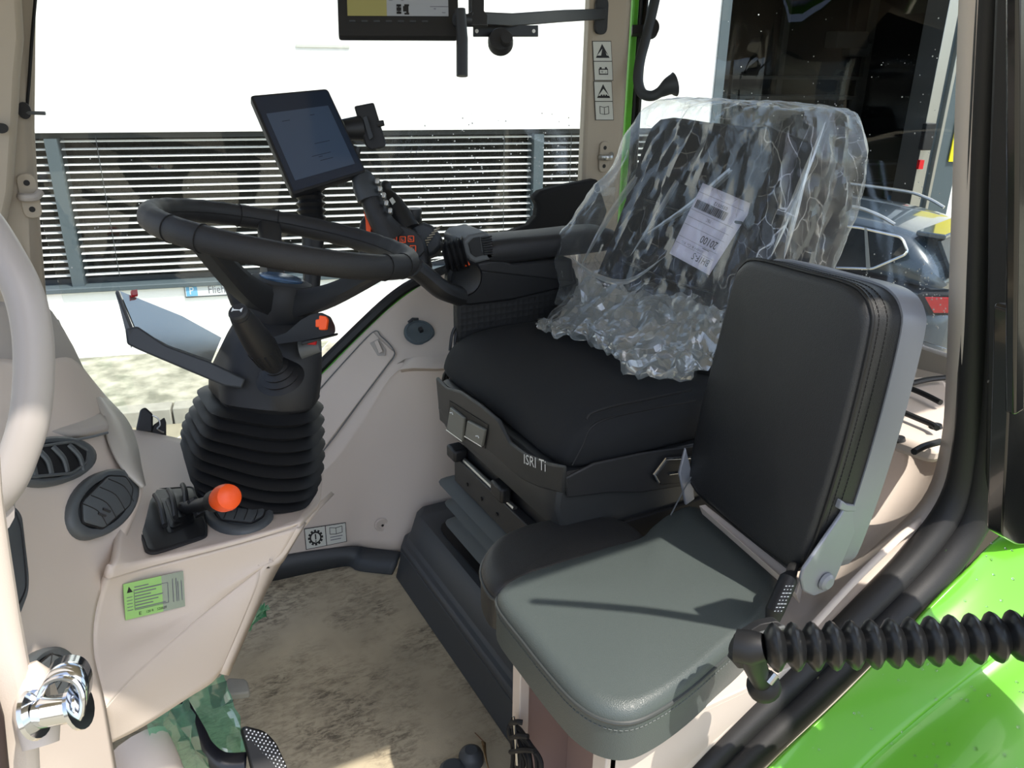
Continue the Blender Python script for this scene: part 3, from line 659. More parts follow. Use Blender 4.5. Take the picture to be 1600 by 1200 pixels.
# ---- door opening: inner beige sill, rubber seals, outer frame
inn = [(1512, -420, .67), (1499, -40, .67), (1491, 200, .67), (1484, 400, .67), (1479, 560, .67), (1470, 690, .69), (1440, 780, .69), (1350, 868, .695), (1250, 962, .695), (1150, 1062, .68), (1000, 1200, .66), (930, 1280, .65)]
out_ = [(1548, -420, .63), (1530, -40, .63), (1518, 200, .63), (1508, 400, .63), (1503, 560, .63), (1498, 690, .635), (1480, 765, .64), (1418, 850, .645), (1325, 950, .645), (1215, 1060, .635), (1080, 1200, .625), (1000, 1290, .62)]
I_ = crm([U(x, y, Y=Y) for x, y, Y in inn], 6); O_ = crm([U(x, y, Y=Y) for x, y, Y in out_], 6)
struct(obj('trim_9', loft([I_, [(a+b)/2+A(0, 0, .004) for a, b in zip(I_, O_)], O_], False, False), M['beige'], None, sol=.03, off=-1, recalc=False, ang=80), 'beige door sill lining')
s1_ = [(1574, -420), (1550, -40), (1537, 200), (1528, 400), (1521, 560), (1512, 690), (1492, 782), (1434, 866), (1345, 958), (1240, 1062), (1110, 1192), (1030, 1280)]
w1 = [.014, .014, .015, .016, .017, .018, .020, .020, .019, .018, .017, .016]
c1 = crm([U(x, y, Y=.625) for x, y in s1_], 6); ww = list(np.interp(np.linspace(0, 11, len(c1)), range(12), w1))
struct(obj('trim_10', tube(c1, [v*1.12 for v in ww], 12), M['seal'], None), 'inner black door rubber')
s2_ = [(1622, -420), (1594, -40), (1578, 200), (1568, 400), (1560, 560), (1548, 690), (1525, 800), (1468, 888), (1380, 980), (1280, 1080), (1160, 1195), (1080, 1280)]
c2 = crm([U(x, y, Y=.60) for x, y in s2_], 6)
struct(obj('trim_11', tube(c2, [v*1.30 for v in ww], 12), M['seal'], None), 'outer black door rubber')
c3 = crm([U(x+24, y+12, Y=.615) for x, y in s1_], 6)
struct(obj('trim_12', tube(c3, .010, 8), M['seal'], None), 'rubber web between the seals')
for px, py in ((1544, 596), (1478, 860), (1278, 1059)):
    c = U(px, py, Y=.572); struct(obj('trim_13', disc(c, A(.0022, 0, 0), A(0, 0, .0022), .0008, nrm(CAM-c), 10), M['ink'], None))
# outer black post and hinge bar right
struct(obj('trim_14', plate([U(1616, -420, Y=.56), U(1730, -420, Y=.56), U(1660, 500, Y=.56), U(1640, 850, Y=.56), U(1566, 820, Y=.56), U(1574, 560, Y=.56), U(1580, 300, Y=.56)], (0, .03, 0)), M['seal'], None, bevel=.005))
hb = thing('door_hinge_bar', 'glossy black vertical hinge post at the right edge over the green fender', 'hinge', U(1585, 850, Y=.44))
gloss = mat('gloss_black', (16, 17, 18), .18, coat=.6)
obj('post', plate(rounded([U(1582, 480, Y=.44), U(1640, 480, Y=.44), U(1632, 850, Y=.44), U(1590, 852, Y=.44), U(1566, 838, Y=.44), U(1578, 600, Y=.44)], .008), (0, .02, 0)), gloss, hb, bevel=.004)
obj('bracket', plate([U(1592, -60, Y=.43), U(1606, -60, Y=.43), U(1606, 330, Y=.43), U(1602, 640, Y=.43), U(1586, 650, Y=.43), U(1590, 300, Y=.43)], (0, .012, 0)), gloss, hb, bevel=.003)
# green fender
def zr(l): return [U(x, y, Z=z-.085*float(np.clip((1.1-U(x, y, Z=z)[0])/.45, 0, 1))) for x, y, z in l]
fr_ = [zr([(1130, 1290, .44), (1200, 1205, .452), (1310, 1095, .468), (1410, 992, .49), (1500, 905, .515), (1560, 838, .53), (1650, 770, .55)]),
       zr([(1160, 1300, .43), (1225, 1215, .44), (1335, 1105, .458), (1440, 1005, .478), (1530, 912, .50), (1600, 850, .52), (1700, 790, .54)]),
       zr([(1270, 1300, .405), (1330, 1212, .41), (1420, 1130, .425), (1500, 1063, .445), (1590, 990, .465), (1700, 900, .49), (1800, 830, .51)]),
       zr([(1275, 1310, .392), (1336, 1222, .397), (1430, 1136, .41), (1512, 1068, .43), (1602, 996, .45), (1715, 905, .475), (1815, 835, .50)]),
       zr([(1380, 1400, .37), (1450, 1300, .375), (1540, 1210, .39), (1620, 1140, .405), (1700, 1080, .42), (1800, 1000, .44), (1900, 930, .46)]),
       zr([(1480, 1600, .30), (1560, 1480, .30), (1650, 1380, .31), (1740, 1300, .32), (1820, 1220, .33), (1920, 1130, .34), (2000, 1060, .35)])]
fd = obj('fender', pgrid(fr_, 5, 5), M['green'], None, sol=.008, off=1, recalc=False, ang=70)
tag(fd, 'bright green painted rear fender wet with drops below the door opening', 'fender')

# open cab door, swung out beyond the right edge of the photo
od = thing('open_cab_door', 'open glazed cab door swung out at the rear hinge beyond the right edge', 'door', A(1.07, .42, .62))
def xpl(name, yz, x0, x1, m, par, **k): return obj(name, plate([A(x0, y, z) for y, z in yz], (x1-x0, 0, 0)), m, par, **k)
xpl('shadow_band', [(.43, .60), (.27, .74), (.01, 1.10), (-.25, 1.74), (-.14, 1.74), (-.06, 1.56), (.16, 1.14), (.42, .70)], 1.07, 1.10, M['black2'], od, bevel=.008)  # unseen band, added and shaped to cast the dark patch on the fender
xpl('door_glass', [(.42, .62), (.20, .62), (-.75, .70), (-.75, 1.78), (.42, 1.78)], 1.105, 1.110, M['glass'], od, smooth=False)
obj('outer_frame', tube([A(1.10, -.76, .68), A(1.10, -.76, 1.79)], .014, 8), M['black2'], od)

struct(obj('wall_front', abox(-.40, -.36, .60, 1.95, -.1, .55), M['beige_dark'], None, smooth=False), 'lower front cab wall behind the dashboard')  # unseen wall, put in to keep bounced light out of the cab

# ================================================================== DASHBOARD
db = thing('dashboard', 'beige left dashboard console with round grey air vents and a green type plate', 'dashboard', (.0, 1.0, .0))
# side panel with the vents
va = [D([(-60, 560, .92), (0, 560, .97), (60, 565, 1.02), (112, 560, 1.10), (150, 600, 1.18)]),
      D([(-60, 640, .88), (0, 640, .92), (60, 640, .98), (125, 630, 1.07), (185, 650, 1.20)]),
      D([(-60, 700, .84), (0, 690, .88), (80, 685, .97), (150, 690, 1.07), (205, 705, 1.16)]),
      D([(-60, 780, .78), (0, 775, .83), (80, 770, .93), (165, 755, 1.04), (224, 760, 1.10)]),
      D([(-60, 870, .74), (0, 870, .79), (70, 865, .88), (140, 850, .98), (195, 845, 1.045)]),
      D([(-60, 960, .71), (0, 960, .76), (55, 955, .83), (110, 940, .91), (157, 925, .985)]),
      D([(-60, 1050, .69), (0, 1050, .73), (50, 1045, .79), (100, 1030, .86), (146, 1010, .94)]),
      D([(-60, 1130, .68), (0, 1130, .71), (60, 1125, .77), (110, 1115, .84), (166, 1105, .93)]),
      D([(-60, 1260, .67), (0, 1260, .69), (60, 1260, .74), (130, 1260, .80), (192, 1260, .88)])]
obj('side_panel', pgrid(va, 5, 5), M['beige'], db, sol=.012, off=1, recalc=False, ang=80)
_dashgeo = [pgrid(va, 5, 5)]
def bvh(gs):
    from mathutils.bvhtree import BVHTree
    g = join(*gs) if len(gs) > 1 else gs[0]; return BVHTree.FromPolygons([Vector(v) for v in g[0]], g[1])
_bvd = bvh([pgrid(va, 5, 5)])
def hit(b, px, py, lift=0.0, default=1.0):
    d = nrm(ray(px, py)); h = b.ray_cast(Vector(CAM), Vector(d))
    return (A(*h[0])-d*lift, A(*h[1])*(-1 if np.dot(A(*h[1]), d) > 0 else 1)) if h[0] is not None else (U(px, py, d=default), -d)
# upper cowl (greyer), windscreen foot trim
cw = [D([(-60, 480, 1.02), (0, 478, 1.05), (60, 480, 1.15), (104, 545, 1.22)]),
      D([(-60, 560, .97), (0, 560, 1.00), (70, 570, 1.09), (130, 600, 1.17)]),
      D([(-60, 640, .93), (0, 640, .96), (80, 640, 1.05), (152, 645, 1.15)]),
      D([(-60, 680, .88), (0, 679, .92), (108, 686, 1.01), (168, 676, 1.08)])]
obj('upper_cowl', pgrid(cw, 5, 5), M['beige_dark'], db, sol=.01, off=-1, recalc=False)
obj('cowl_seam', tube(crm(D([(-60, 681, .865), (0, 680, .905), (108, 687.5, .995), (168, 676, 1.06)]), 5), .0018, 6), M['grey'], db)
wf = [D([(75, 500, 1.22), (104, 545, 1.20), (140, 605, 1.15), (160, 650, 1.12), (170, 690, 1.09), (190, 730, 1.07), (222, 762, 1.075)]),
      D([(90, 500, 1.26), (118, 560, 1.25), (160, 615, 1.21), (196, 655, 1.18), (212, 690, 1.15), (220, 730, 1.11), (226, 760, 1.085)])]
obj('windscreen_foot_trim', pgrid(wf, 5, 2), M['clearedge'], db, sol=.004, recalc=False)
# top shelf
tp = [D([(160, 668, 1.33), (215, 672, 1.42), (295, 688, 1.45), (400, 712, 1.46), (505, 735, 1.44)]),
      D([(190, 730, 1.22), (230, 740, 1.28), (300, 750, 1.31), (400, 765, 1.33), (500, 780, 1.33)]),
      D([(190, 800, 1.08), (235, 800, 1.17), (310, 800, 1.21), (400, 798, 1.24), (488, 795, 1.26)]),
      D([(182, 870, .99), (230, 862, 1.06), (310, 846, 1.11), (400, 826, 1.16), (476, 806, 1.195)]),
      D([(172, 892, .975), (230, 874, 1.035), (315, 856, 1.085), (398, 835, 1.135), (468, 816, 1.170)]),
      D([(170, 905, .976), (230, 887, 1.035), (318, 864, 1.085), (400, 842, 1.135), (462, 822, 1.168)])]
obj('top_shelf', pgrid(tp, 5, 5), M['beige'], db, sol=.008, off=1, recalc=False, ang=80)
_bvt = bvh([pgrid(tp, 5, 5)])
# face below the lip, lower flank, rear edge
fc = [D([(168, 904, .982), (230, 888, 1.04), (318, 866, 1.09), (400, 844, 1.14), (463, 826, 1.17)]),
      D([(155, 940, .985), (215, 925, 1.04), (300, 905, 1.09), (380, 885, 1.14), (438, 868, 1.17)]),
      D([(146, 1000, .97), (200, 985, 1.02), (270, 960, 1.07), (350, 920, 1.12), (422, 878, 1.163)]),
      D([(154, 1062, .945), (208, 1022, 1.00), (280, 975, 1.07), (350, 928, 1.122), (413, 885, 1.16)]),
      D([(165, 1106, .932), (215, 1051, .992), (290, 983, 1.072), (345, 937, 1.122), (407, 889, 1.157)])]
obj('side_face', pgrid(fc, 5, 5), M['beige'], db, sol=.008, off=1, recalc=False, ang=80)
_bvf = bvh([pgrid(fc, 5, 5)])
fl = [D([(165, 1106, .932), (215, 1051, .992), (290, 983, 1.072), (345, 937, 1.122), (407, 889, 1.157)]),
      D([(172, 1125, .95), (225, 1080, 1.00), (295, 1020, 1.07), (350, 975, 1.12), (398, 925, 1.15)]),
      D([(176, 1160, .98), (225, 1135, 1.02), (295, 1090, 1.08), (330, 1068, 1.12), (345, 1050, 1.14)])]
obj('lower_flank', pgrid(fl, 5, 5), M['beige'], db, sol=.008, off=1, recalc=False, ang=80)
re_ = [D([(463, 824, 1.17), (440, 862, 1.17), (424, 877, 1.165), (407, 889, 1.157), (380, 960, 1.152), (342, 1052, 1.14)]), D([(474, 814, 1.23), (452, 850, 1.25), (440, 872, 1.26), (430, 886, 1.26), (398, 950, 1.27), (352, 1054, 1.26)])]
obj('rear_edge', pgrid(re_, 5, 1), M['beige'], db, sol=.012, off=0, recalc=False)
re2 = [D([(474, 814, 1.23), (452, 850, 1.25), (440, 872, 1.26), (430, 886, 1.26), (398, 950, 1.27), (352, 1054, 1.26)]), D([(520, 770, 1.5), (480, 810, 1.55), (455, 830, 1.6), (440, 850, 1.6), (380, 930, 1.7), (320, 1020, 1.75)])]
obj('inner_flank', pgrid(re2, 5, 1), M['beige'], db, sol=.008, off=0, recalc=False)
bt = [D([(192, 1262, .885), (178, 1190, .93), (176, 1160, .985)]), D([(330, 1300, 1.2), (300, 1200, 1.35), (240, 1130, 1.5)])]
bb = [D([(192, 1290, .90), (184, 1220, .95), (177, 1162, .985)]), D([(215, 1290, 1.1), (205, 1220, 1.15), (195, 1155, 1.2)])]
obj('lower_column_cover', tube(crm(D([(215, 1165, 1.22), (235, 1210, 1.2), (262, 1290, 1.18)]), 5), .045, 14), M['beige'], db)
# vents
def vent(cx, cy, rx, ry, rot, b, open_=False, name='air_vent', mxr=1.0):
    """oval bezel lying on the panel, outline traced as an ellipse in the photo then lifted off the panel"""
    c, n = hit(b, cx, cy); ca_, sa_ = math.cos(rot), math.sin(rot)
    qs = [hit(b, cx+rx*.95*k*ca_, cy+rx*.95*k*sa_)[0] for k in (-1, 1)]+[hit(b, cx-ry*.95*k*sa_, cy+ry*.95*k*ca_)[0] for k in (-1, 1)]
    n = nrm(np.cross(qs[1]-qs[0], qs[3]-qs[2])); n = n if np.dot(n, c-CAM) < 0 else -n
    c = c+n*max(max(np.dot(q-c, n) for q in qs)+.002, .002)
    def rim(k, lift, m_=36, shrink=1.0):
        out = []
        for a in np.linspace(0, 2*math.pi, m_, endpoint=False):
            x, y = k*rx*math.cos(a), k*ry*math.sin(a); ca, sa = math.cos(rot), math.sin(rot)
            p = U(cx+x*ca-y*sa, cy+x*sa+y*ca, pl=(c, n)); out.append(p+n*lift)
        return out
    bz = obj(name, loft([rim(1.03, -.012), rim(1.03, .002), rim(1.0, .006), rim(.90, .008), rim(.76, .006), rim(.74, -.004)]), M['vent'], db, ang=50)
    def hexo(k, lift):
        pts = [(-.78, -.05), (-.45, -.62), (.50, -.66), (.80, -.2), (.74, .28), (.40, .66), (-.50, .62)]
        out = []
        for q in rounded([A(p[0]*k, p[1]*k, 0) for p in pts], .08, 2):
            x, y = q[0]*rx, q[1]*ry; ca, sa = math.cos(rot), math.sin(rot)
            out.append(U(cx+x*ca-y*sa, cy+x*sa+y*ca, pl=(c, n))+n*lift)
        return out
    def lp(x, y, lift):
        x, y = x*rx, y*ry; ca, sa = math.cos(rot), math.sin(rot); return U(cx+x*ca-y*sa, cy+x*sa+y*ca, pl=(c, n))+n*lift
    if open_:
        obj('vent_throat', loft([hexo(1.0, -.003), hexo(.98, .0065)]), M['ink'], bz)
        for k, x in enumerate((-.5, -.15, .2, .55)):
            obj('vent_blade', tube(crm([lp(x-.14, -.58, .006), lp(x+.02, 0, .009), lp(x+.12, .56, .006)], 4), .0055, 8, flat=.5), M['vent'], bz)
        obj('vent_frame', tube(hexo(1.0, .0075), .002, 6, closed=True), M['vent'], bz)
    else:
        obj('vent_flap', loft([hexo(.97, -.002), hexo(.97, .009), hexo(.9, .0105)]), M['vent'], bz)
        obj('vent_seam', join(tube(hexo(1.0, .0075), .0013, 5, closed=True), *[tube(crm([lp(x-.1, -.6, .0107), lp(x+.06, 0, .0107), lp(x-.02, .62, .0107)], 4), .0006, 5) for x in (-.4, -.1, .2, .5)]), M['ink'], bz)
        for k in (-.04, .04): obj('vent_tab', tube([lp(-.30+k*2, .05, .011), lp(-.24+k*2, .28, .013)], .0016, 6), M['black2'], bz)
    return bz
vent(72, 722, 73, 37, math.radians(-7), _bvd, open_=True)
vent(157, 788, 63, 43, math.radians(-43), _bvd)
vent(71, 1062, 42, 50, math.radians(25), _bvd)
vent(373, 803, 53, 31, math.radians(4), _bvt)
pts = [hit(_bvd, x, y, .004)[0] for x, y in [(-30, 800), (22, 790), (34, 805), (45, 900), (44, 925), (30, 962), (-30, 975)]]
vb = obj('air_vent', plate(rounded(pts, .008), nrm(CAM-pts[0])*.006), M['vent'], db, bevel=.002)
obj('vent_seam', tube(crm([p+nrm(CAM-p)*.0035 for p in [hit(_bvd, x, y, .006)[0] for x, y in [(24, 800), (33, 830), (40, 900), (38, 925), (26, 950)]]], 4), .0012, 5), M['ink'], vb)
# type plate sticker
q4 = [hit(_bvf, x, y, .0015)[0] for x, y in [(196, 969), (289, 947), (286, 892), (192, 913)]]
Q = Quad(*q4)
if np.dot(Q.n, CAM-Q.c[0]) < 0: Q.n = -Q.n
tpn = obj('type_plate', [(Q.rect(0, 0, .62, 1, 0, .0006), M['greenlabel']), (Q.rect(.62, 0, 1, 1, 0, .0006), M['foil'])], None, db, smooth=False)
tpn['label'] = 'green and silver foil type plate'
bars = [Q.rect(.17, .84-k*.085, .40+.3*((k*37) % 10)/10, .865-k*.085, .0008, .0011) for k in range(8)]+[Q.rect(.04, .60-k*.09, .13, .615-k*.09, .0008, .0011) for k in range(5)]
box_ = [Q.line(a_, b_, .0004, .0012) for a_, b_ in (((.16, .22), (.72, .22)), ((.72, .22), (.72, .78)), ((.72, .78), (.16, .78)), ((.16, .78), (.16, .22)))]
obj('print_lines', join(*bars, *box_), M['inkgrey'], tpn, smooth=False)
obj('print_symbol', join(Q.plate([(.05, .74), (.14, .74), (.085, .90)], .0008, .0012), Q.text('E', .22, .06, .26, .15, .0009), Q.text('120 R', .34, .07, .46, .14, .0009), Q.text('520839', .52, .07, .68, .14, .0009)), M['ink'], tpn, smooth=False)
obj('side_print', join(*[Q.rect(.80+k*.03, .2, .81+k*.03, .85-.1*(k % 2), .0008, .0011) for k in (0, 2, 3, 5)]), M['inkgrey'], tpn, smooth=False)

# ------------------------------------------------------------------ hand lever on the shelf
cL, nL = hit(_bvt, 265, 815); pL = (cL, nL)
hl = thing('hand_lever', 'black gaitered hand lever with a bright orange knob on the beige shelf', 'lever', cL)
bp = rounded([U(x, y, pl=pL) for x, y in [(206, 800), (214, 776), (238, 770), (300, 766), (306, 780), (322, 828), (321, 845), (240, 870), (229, 868)]], .008)
obj('base_plate', loft([[p-nL*.004 for p in bp], [p+nL*.004 for p in bp], [cL+(p-cL)*.95+nL*.007 for p in bp]]), M['black'], hl)
def LP(x, y, h): return U(x, y, pl=(cL+nL*h, nL))
gring = []
g0 = [(238, 787), (290, 780), (303, 826), (258, 846)]; g1 = [(258, 764), (300, 764), (306, 800), (270, 812)]
gc0 = sum(U(x, y, pl=pL) for x, y in g0)/4
for k in range(9):
    t = k/8; s = 1-.42*t; zig = 1.04 if k % 2 == 0 else .90; h = .005+.013*t
    R_ = [gc0+(U(x, y, pl=pL)-gc0)*s*zig+nL*h+nrm(U(330, 800, pl=pL)-gc0)*.010*t for x, y in g0]; gring.append(rounded(R_, .010, 3))
obj('gaiter', loft(gring), M['rubber'], hl)
top_ = gring[-1]; tc = sum(top_)/len(top_)
for k in range(3):
    a = gc0+(U(233+k*26, 782-k*3, pl=pL)-gc0)*.8+nL*(.014+.006*k); b_ = gc0+(U(250+k*22, 846-k*10, pl=pL)-gc0)*.75+nL*(.014+.006*k)
    obj('gaiter_fold', tube(crm([a, (a+b_)/2+nL*.008, b_], 4), .004, 8), M['rubber'], hl)
sh0 = tc-nL*.008; kn = U(352, 778, d=1.07); ax = nrm(kn-sh0)
obj('plate_rim', tube([p+nL*.005 for p in bp], .0022, 6, closed=True), M['black2'], hl)
obj('shaft', tube([sh0, sh0+(kn-sh0)*.35, kn-ax*.014], [.012, .010, .008], 12), M['black'], hl)
obj('shaft_collar', tube([kn-ax*.046, kn-ax*.040, kn-ax*.022, kn-ax*.018], [.010, .015, .015, .012], 16), M['black'], hl)
obj('shaft_clip', tube([sh0+(kn-sh0)*.28+A(0, 0, .012), sh0+(kn-sh0)*.42-A(0, 0, .016)], .008, 8), M['rubber'], hl)
obj('knob', tube([kn-ax*.020, kn-ax*.018, kn-ax*.006, kn+ax*.006, kn+ax*.014, kn+ax*.018, kn+ax*.019], [.008, .0155, .0185, .0185, .0165, .011, .003], 24), M['orange'], hl)

# ------------------------------------------------------------------ ignition key
kc = U(232, 652, d=1.44)
kt = thing('ignition_key', 'black ignition key fob with wire ring standing up behind the shelf', 'key', kc-A(0, 0, .03))
KP = lambda x, y: U(x, y, pl=(kc, nrm(ray(232, 652))))
dv = nrm(ray(232, 652))
obj('fob', plate(rounded([KP(*q) for q in [(212, 672), (219, 640), (227, 636), (239, 647), (239, 676), (218, 676)]], .004), dv*.016), M['black'], kt, bevel=.003)
obj('lock_housing', plate([KP(*q)+dv*.01 for q in [(232, 678), (240, 664), (257, 652), (260, 660), (260, 682), (232, 680)]], dv*.03), M['black'], kt, bevel=.002)
obj('key_ring', tube(crm([KP(*q)-dv*.003 for q in [(238, 649), (247, 654), (250, 664), (246, 670), (256, 676)]], 5), .0014, 6), M['silver'], kt)

# ------------------------------------------------------------------ near pillar, grab handle, striker
np_ = [U(-110, -500, Y=.56), U(-40, -500, Y=.56), U(-30, 300, Y=.56), U(-4, 700, Y=.56), U(2, 790, Y=.56), U(13, 870, Y=.56), U(30, 980, Y=.56), U(45, 1060, Y=.56), U(58, 1130, Y=.56), U(75, 1500, Y=.56), U(-60, 1500, Y=.56)]
P3 = struct(obj('trim_15', plate(np_, (0, .03, 0)), M['beige'], None, bevel=.008), 'near left door pillar, beige')
struct(obj('trim_16', plate([U(-60, 1050, Y=.545), U(-14, 1060, Y=.545), U(6, 1130, Y=.545), U(22, 1290, Y=.545), U(-60, 1290, Y=.545)], (0, .012, 0)), mat('brown_black_rubber', (52, 40, 38), .6), None, bevel=.004))
gh = thing('grab_handle', 'thick light grey curved grab handle at the left edge of the door opening', 'handle', U(30, 700, d=.60))
gp = crm(D([(-60, 320, .60), (-28, 345, .60), (5, 395, .60), (36, 455, .60), (51, 520, .60), (53, 590, .60), (46, 655, .60), (30, 708, .60), (8, 757, .60), (-30, 800, .60)]), 6)
obj('grip', tube(gp, [.0145]*len(gp), 16, flat=.85), M['grab'], gh)
obj('mounting_boss', tube([gp[0]+A(0, .02, 0), gp[0]-A(0, .004, 0)], .022, 16), M['grab'], gh)
obj('mounting_boss', tube([gp[-1]+A(0, .02, 0), gp[-1]-A(0, .004, 0)], .022, 16), M['grab'], gh)
# chrome striker
sk_ = thing('door_striker', 'shiny chrome door striker bracket on the near beige pillar', 'striker', U(92, 1105, d=.56))
sp = [(62, 1140), (60, 1100), (70, 1072), (92, 1060), (116, 1064), (128, 1084), (128, 1110), (122, 1125)]
a_ = [U(x, y, d=.56) for x, y in sp]; b_ = [p+A(.006, .022, .0) for p in a_]
A_, B_ = crm(a_, 5), crm(b_, 5)
obj('loop_plate', loft([A_, B_], False, False), M['chrome'], sk_, sol=.003, recalc=False)
obj('loop_edge', tube(A_, .0022, 8), M['chrome'], sk_)
obj('pin', tube([U(58, 1115, d=.555), U(64, 1114, d=.555), U(118, 1104, d=.565), U(122, 1103, d=.565)], [.0085, .0105, .0105, .009], 20), M['chrome'], sk_)
obj('pin_flange', tube([U(120, 1104, d=.565), U(126, 1102, d=.565)], [.0165, .0165], 20), M['chrome'], sk_)
obj('pin_flange', tube([U(52, 1117, d=.555), U(58, 1115, d=.555)], [.0175, .0165], 20), M['chrome'], sk_)
obj('backing_boss', tube([U(64, 1165, d=.58), U(58, 1110, d=.585), U(50, 1055, d=.585), U(44, 1038, d=.585)], [.012, .016, .012, .006], 14), M['beige'], sk_)

# ================================================================== PEDALS AND FLOOR THINGS
def rubberpad(name, quad, dirn, parent, m=M['rubber']):
    o = obj(name, plate(rounded(quad, .010), dirn), m, parent, bevel=.003); return o
cpd = thing('clutch_pedal', 'broad black clutch pedal with studded pad lowest in the footwell', 'pedal', U(410, 1200, d=1.36))
qp = [U(377, 1140, d=1.33), U(384, 1134, d=1.33), U(414, 1142, d=1.35), U(432, 1160, d=1.35), U(450, 1200, d=1.34), U(458, 1235, d=1.33), U(402, 1235, d=1.31), U(391, 1190, d=1.31)]
fN = nrm(np.cross(qp[3]-qp[0], qp[6]-qp[0])); fN = fN if np.dot(fN, CAM-qp[0]) > 0 else -fN
rubberpad('pad', qp, -fN*.014, cpd)
gs = []
pc = plane3(qp[0], qp[3], qp[6])
for i in range(14):
    for j in range(12):
        x = 384+j*6.0+(3 if i % 2 else 0); y = 1140+i*5.2+j*1.5
        if x < 383+max(0, (y-1150))*.28 or y < 1140 or x > min(418+max(0, y-1146)*.55, 450): continue
        p = U(x, y, pl=pc)+fN*.004; gs.append(disc(p, A(.0022, 0, 0), np.cross(fN, A(1, 0, 0))*.0022, .0022, fN, 6, [(1, 0), (.6, 1)]))
so_ = obj('pad_studs', join(*gs), M['silver'], cpd); so_['kind'] = 'stuff'
ar = D([(296, 1105, 1.30), (330, 1150, 1.32), (350, 1172, 1.33), (386, 1178, 1.34)])
arm = [D([(262, 1108, 1.28), (296, 1158, 1.29), (318, 1190, 1.30), (345, 1208, 1.31), (384, 1206, 1.32)]), D([(293, 1092, 1.30), (318, 1136, 1.31), (330, 1160, 1.32), (352, 1176, 1.33), (386, 1176, 1.34)])]
obj('arm', pgrid(arm, 5, 1), mat('satin_black_steel', (34, 35, 42), .3), cpd, sol=.008, recalc=False)
bp_ = thing('brake_pedal', 'grey worn brake pedal pad behind the clutch pedal', 'pedal', U(365, 1080, Z=.06))
qb = [U(354, 1058, Z=.12), U(386, 1060, Z=.12), U(391, 1082, Z=.11), U(352, 1086, Z=.11)]
rubberpad('pad', qb, A(0.0, 0, -.015), bp_, mat('worn_grey_rubber', (150, 148, 140), .7, var=.4))
obj('arm', box(U(345, 1085, Z=.09), A(.02, 0, 0), A(0, .012, 0), A(-.0, 0, .02)), M['rubber'], bp_, bevel=.003)
ap = thing('accelerator_pedal', 'small studded black pedal peeping out beside the console edge', 'pedal', U(375, 1000, Z=.04))
qa = [U(366, 985, Z=.08), U(378, 984, Z=.08), U(381, 994, Z=.07), U(378, 1006, Z=.06), U(366, 1010, Z=.05)]
rubberpad('pad', qa, A(.0, .01, -.01), ap)
obj('arm', tube([qa[0]+A(-.03, .01, 0), qa[0]+A(-.08, .02, .08)], .008, 8), M['rubber'], ap)
# green film pieces
def film(label, rows_, jit=.004):
    g = pgrid([D(r) for r in rows_], 4, 4); v = [tuple(A(*q)+rng.normal(0, jit, 3)) for q in g[0]]
    o = obj('protective_film', (v, g[1]), M['film'], None, recalc=False, ang=25); return tag(o, label, 'plastic film', 'green protective film in the footwell')
film('crumpled green protective film draped over the clutch pedal arm', [[(292, 1080, 1.33), (335, 1060, 1.36), (350, 1050, 1.38)], [(300, 1110, 1.34), (345, 1105, 1.38), (362, 1090, 1.40)], [(318, 1140, 1.34), (360, 1140, 1.38), (384, 1150, 1.38)], [(335, 1172, 1.345), (362, 1178, 1.35), (385, 1176, 1.355)]], .002)
film('long strip of green protective film hanging under the console', [[(234, 1120, 1.15), (262, 1106, 1.18), (296, 1085, 1.22)], [(240, 1160, 1.22), (270, 1150, 1.24), (305, 1130, 1.27)], [(252, 1210, 1.26), (290, 1205, 1.28), (330, 1200, 1.30)], [(262, 1270, 1.30), (310, 1270, 1.32), (360, 1260, 1.34)]])
film('small green film corner sticking out at the console edge', [[(398, 938, 1.58), (408, 944, 1.59), (416, 950, 1.6)], [(388, 965, 1.57), (400, 968, 1.58), (414, 958, 1.6)], [(380, 985, 1.56), (386, 984, 1.57), (392, 978, 1.58)]])
# debris bottom centre
bo = thing('rubber_plug', 'round dark grey rubber plug lying at the bottom edge on the floor', 'plug', U(738, 1190, Z=0))
cb_ = U(736, 1182, Z=.02)
obj('dome', disc(U(736, 1190, Z=.0), A(.024, 0, 0), A(0, .024, 0), .03, A(0, 0, 1), 24, [(1, 0), (1, .5), (.85, .8), (.5, 1)]), M['dkgrey'], bo)
obj('flange', disc(U(706, 1206, Z=.0), A(.024, 0, 0), A(0, .02, 0), .018, A(0, 0, 1), 20, [(1, 0), (1, .7), (.7, 1)]), M['dkgrey'], bo)
lf = obj('dry_leaf', pgrid([[U(752, 1158, Z=.02), U(757, 1180, Z=.03), U(762, 1200, Z=.004)], [U(759, 1160, Z=.022), U(760, 1182, Z=.01), U(764, 1202, Z=.002)]], 3, 2), M['tan'], None, sol=.001, recalc=False); tag(lf, 'curled dry brown leaf beside the rubber plug', 'leaf')
tw = obj('twig', tube([U(742, 1145, Z=.004), U(757, 1160, Z=.018)], .001, 5), M['brown'], None); tag(tw, 'thin dry twig on the floor above the rubber plug', 'twig')

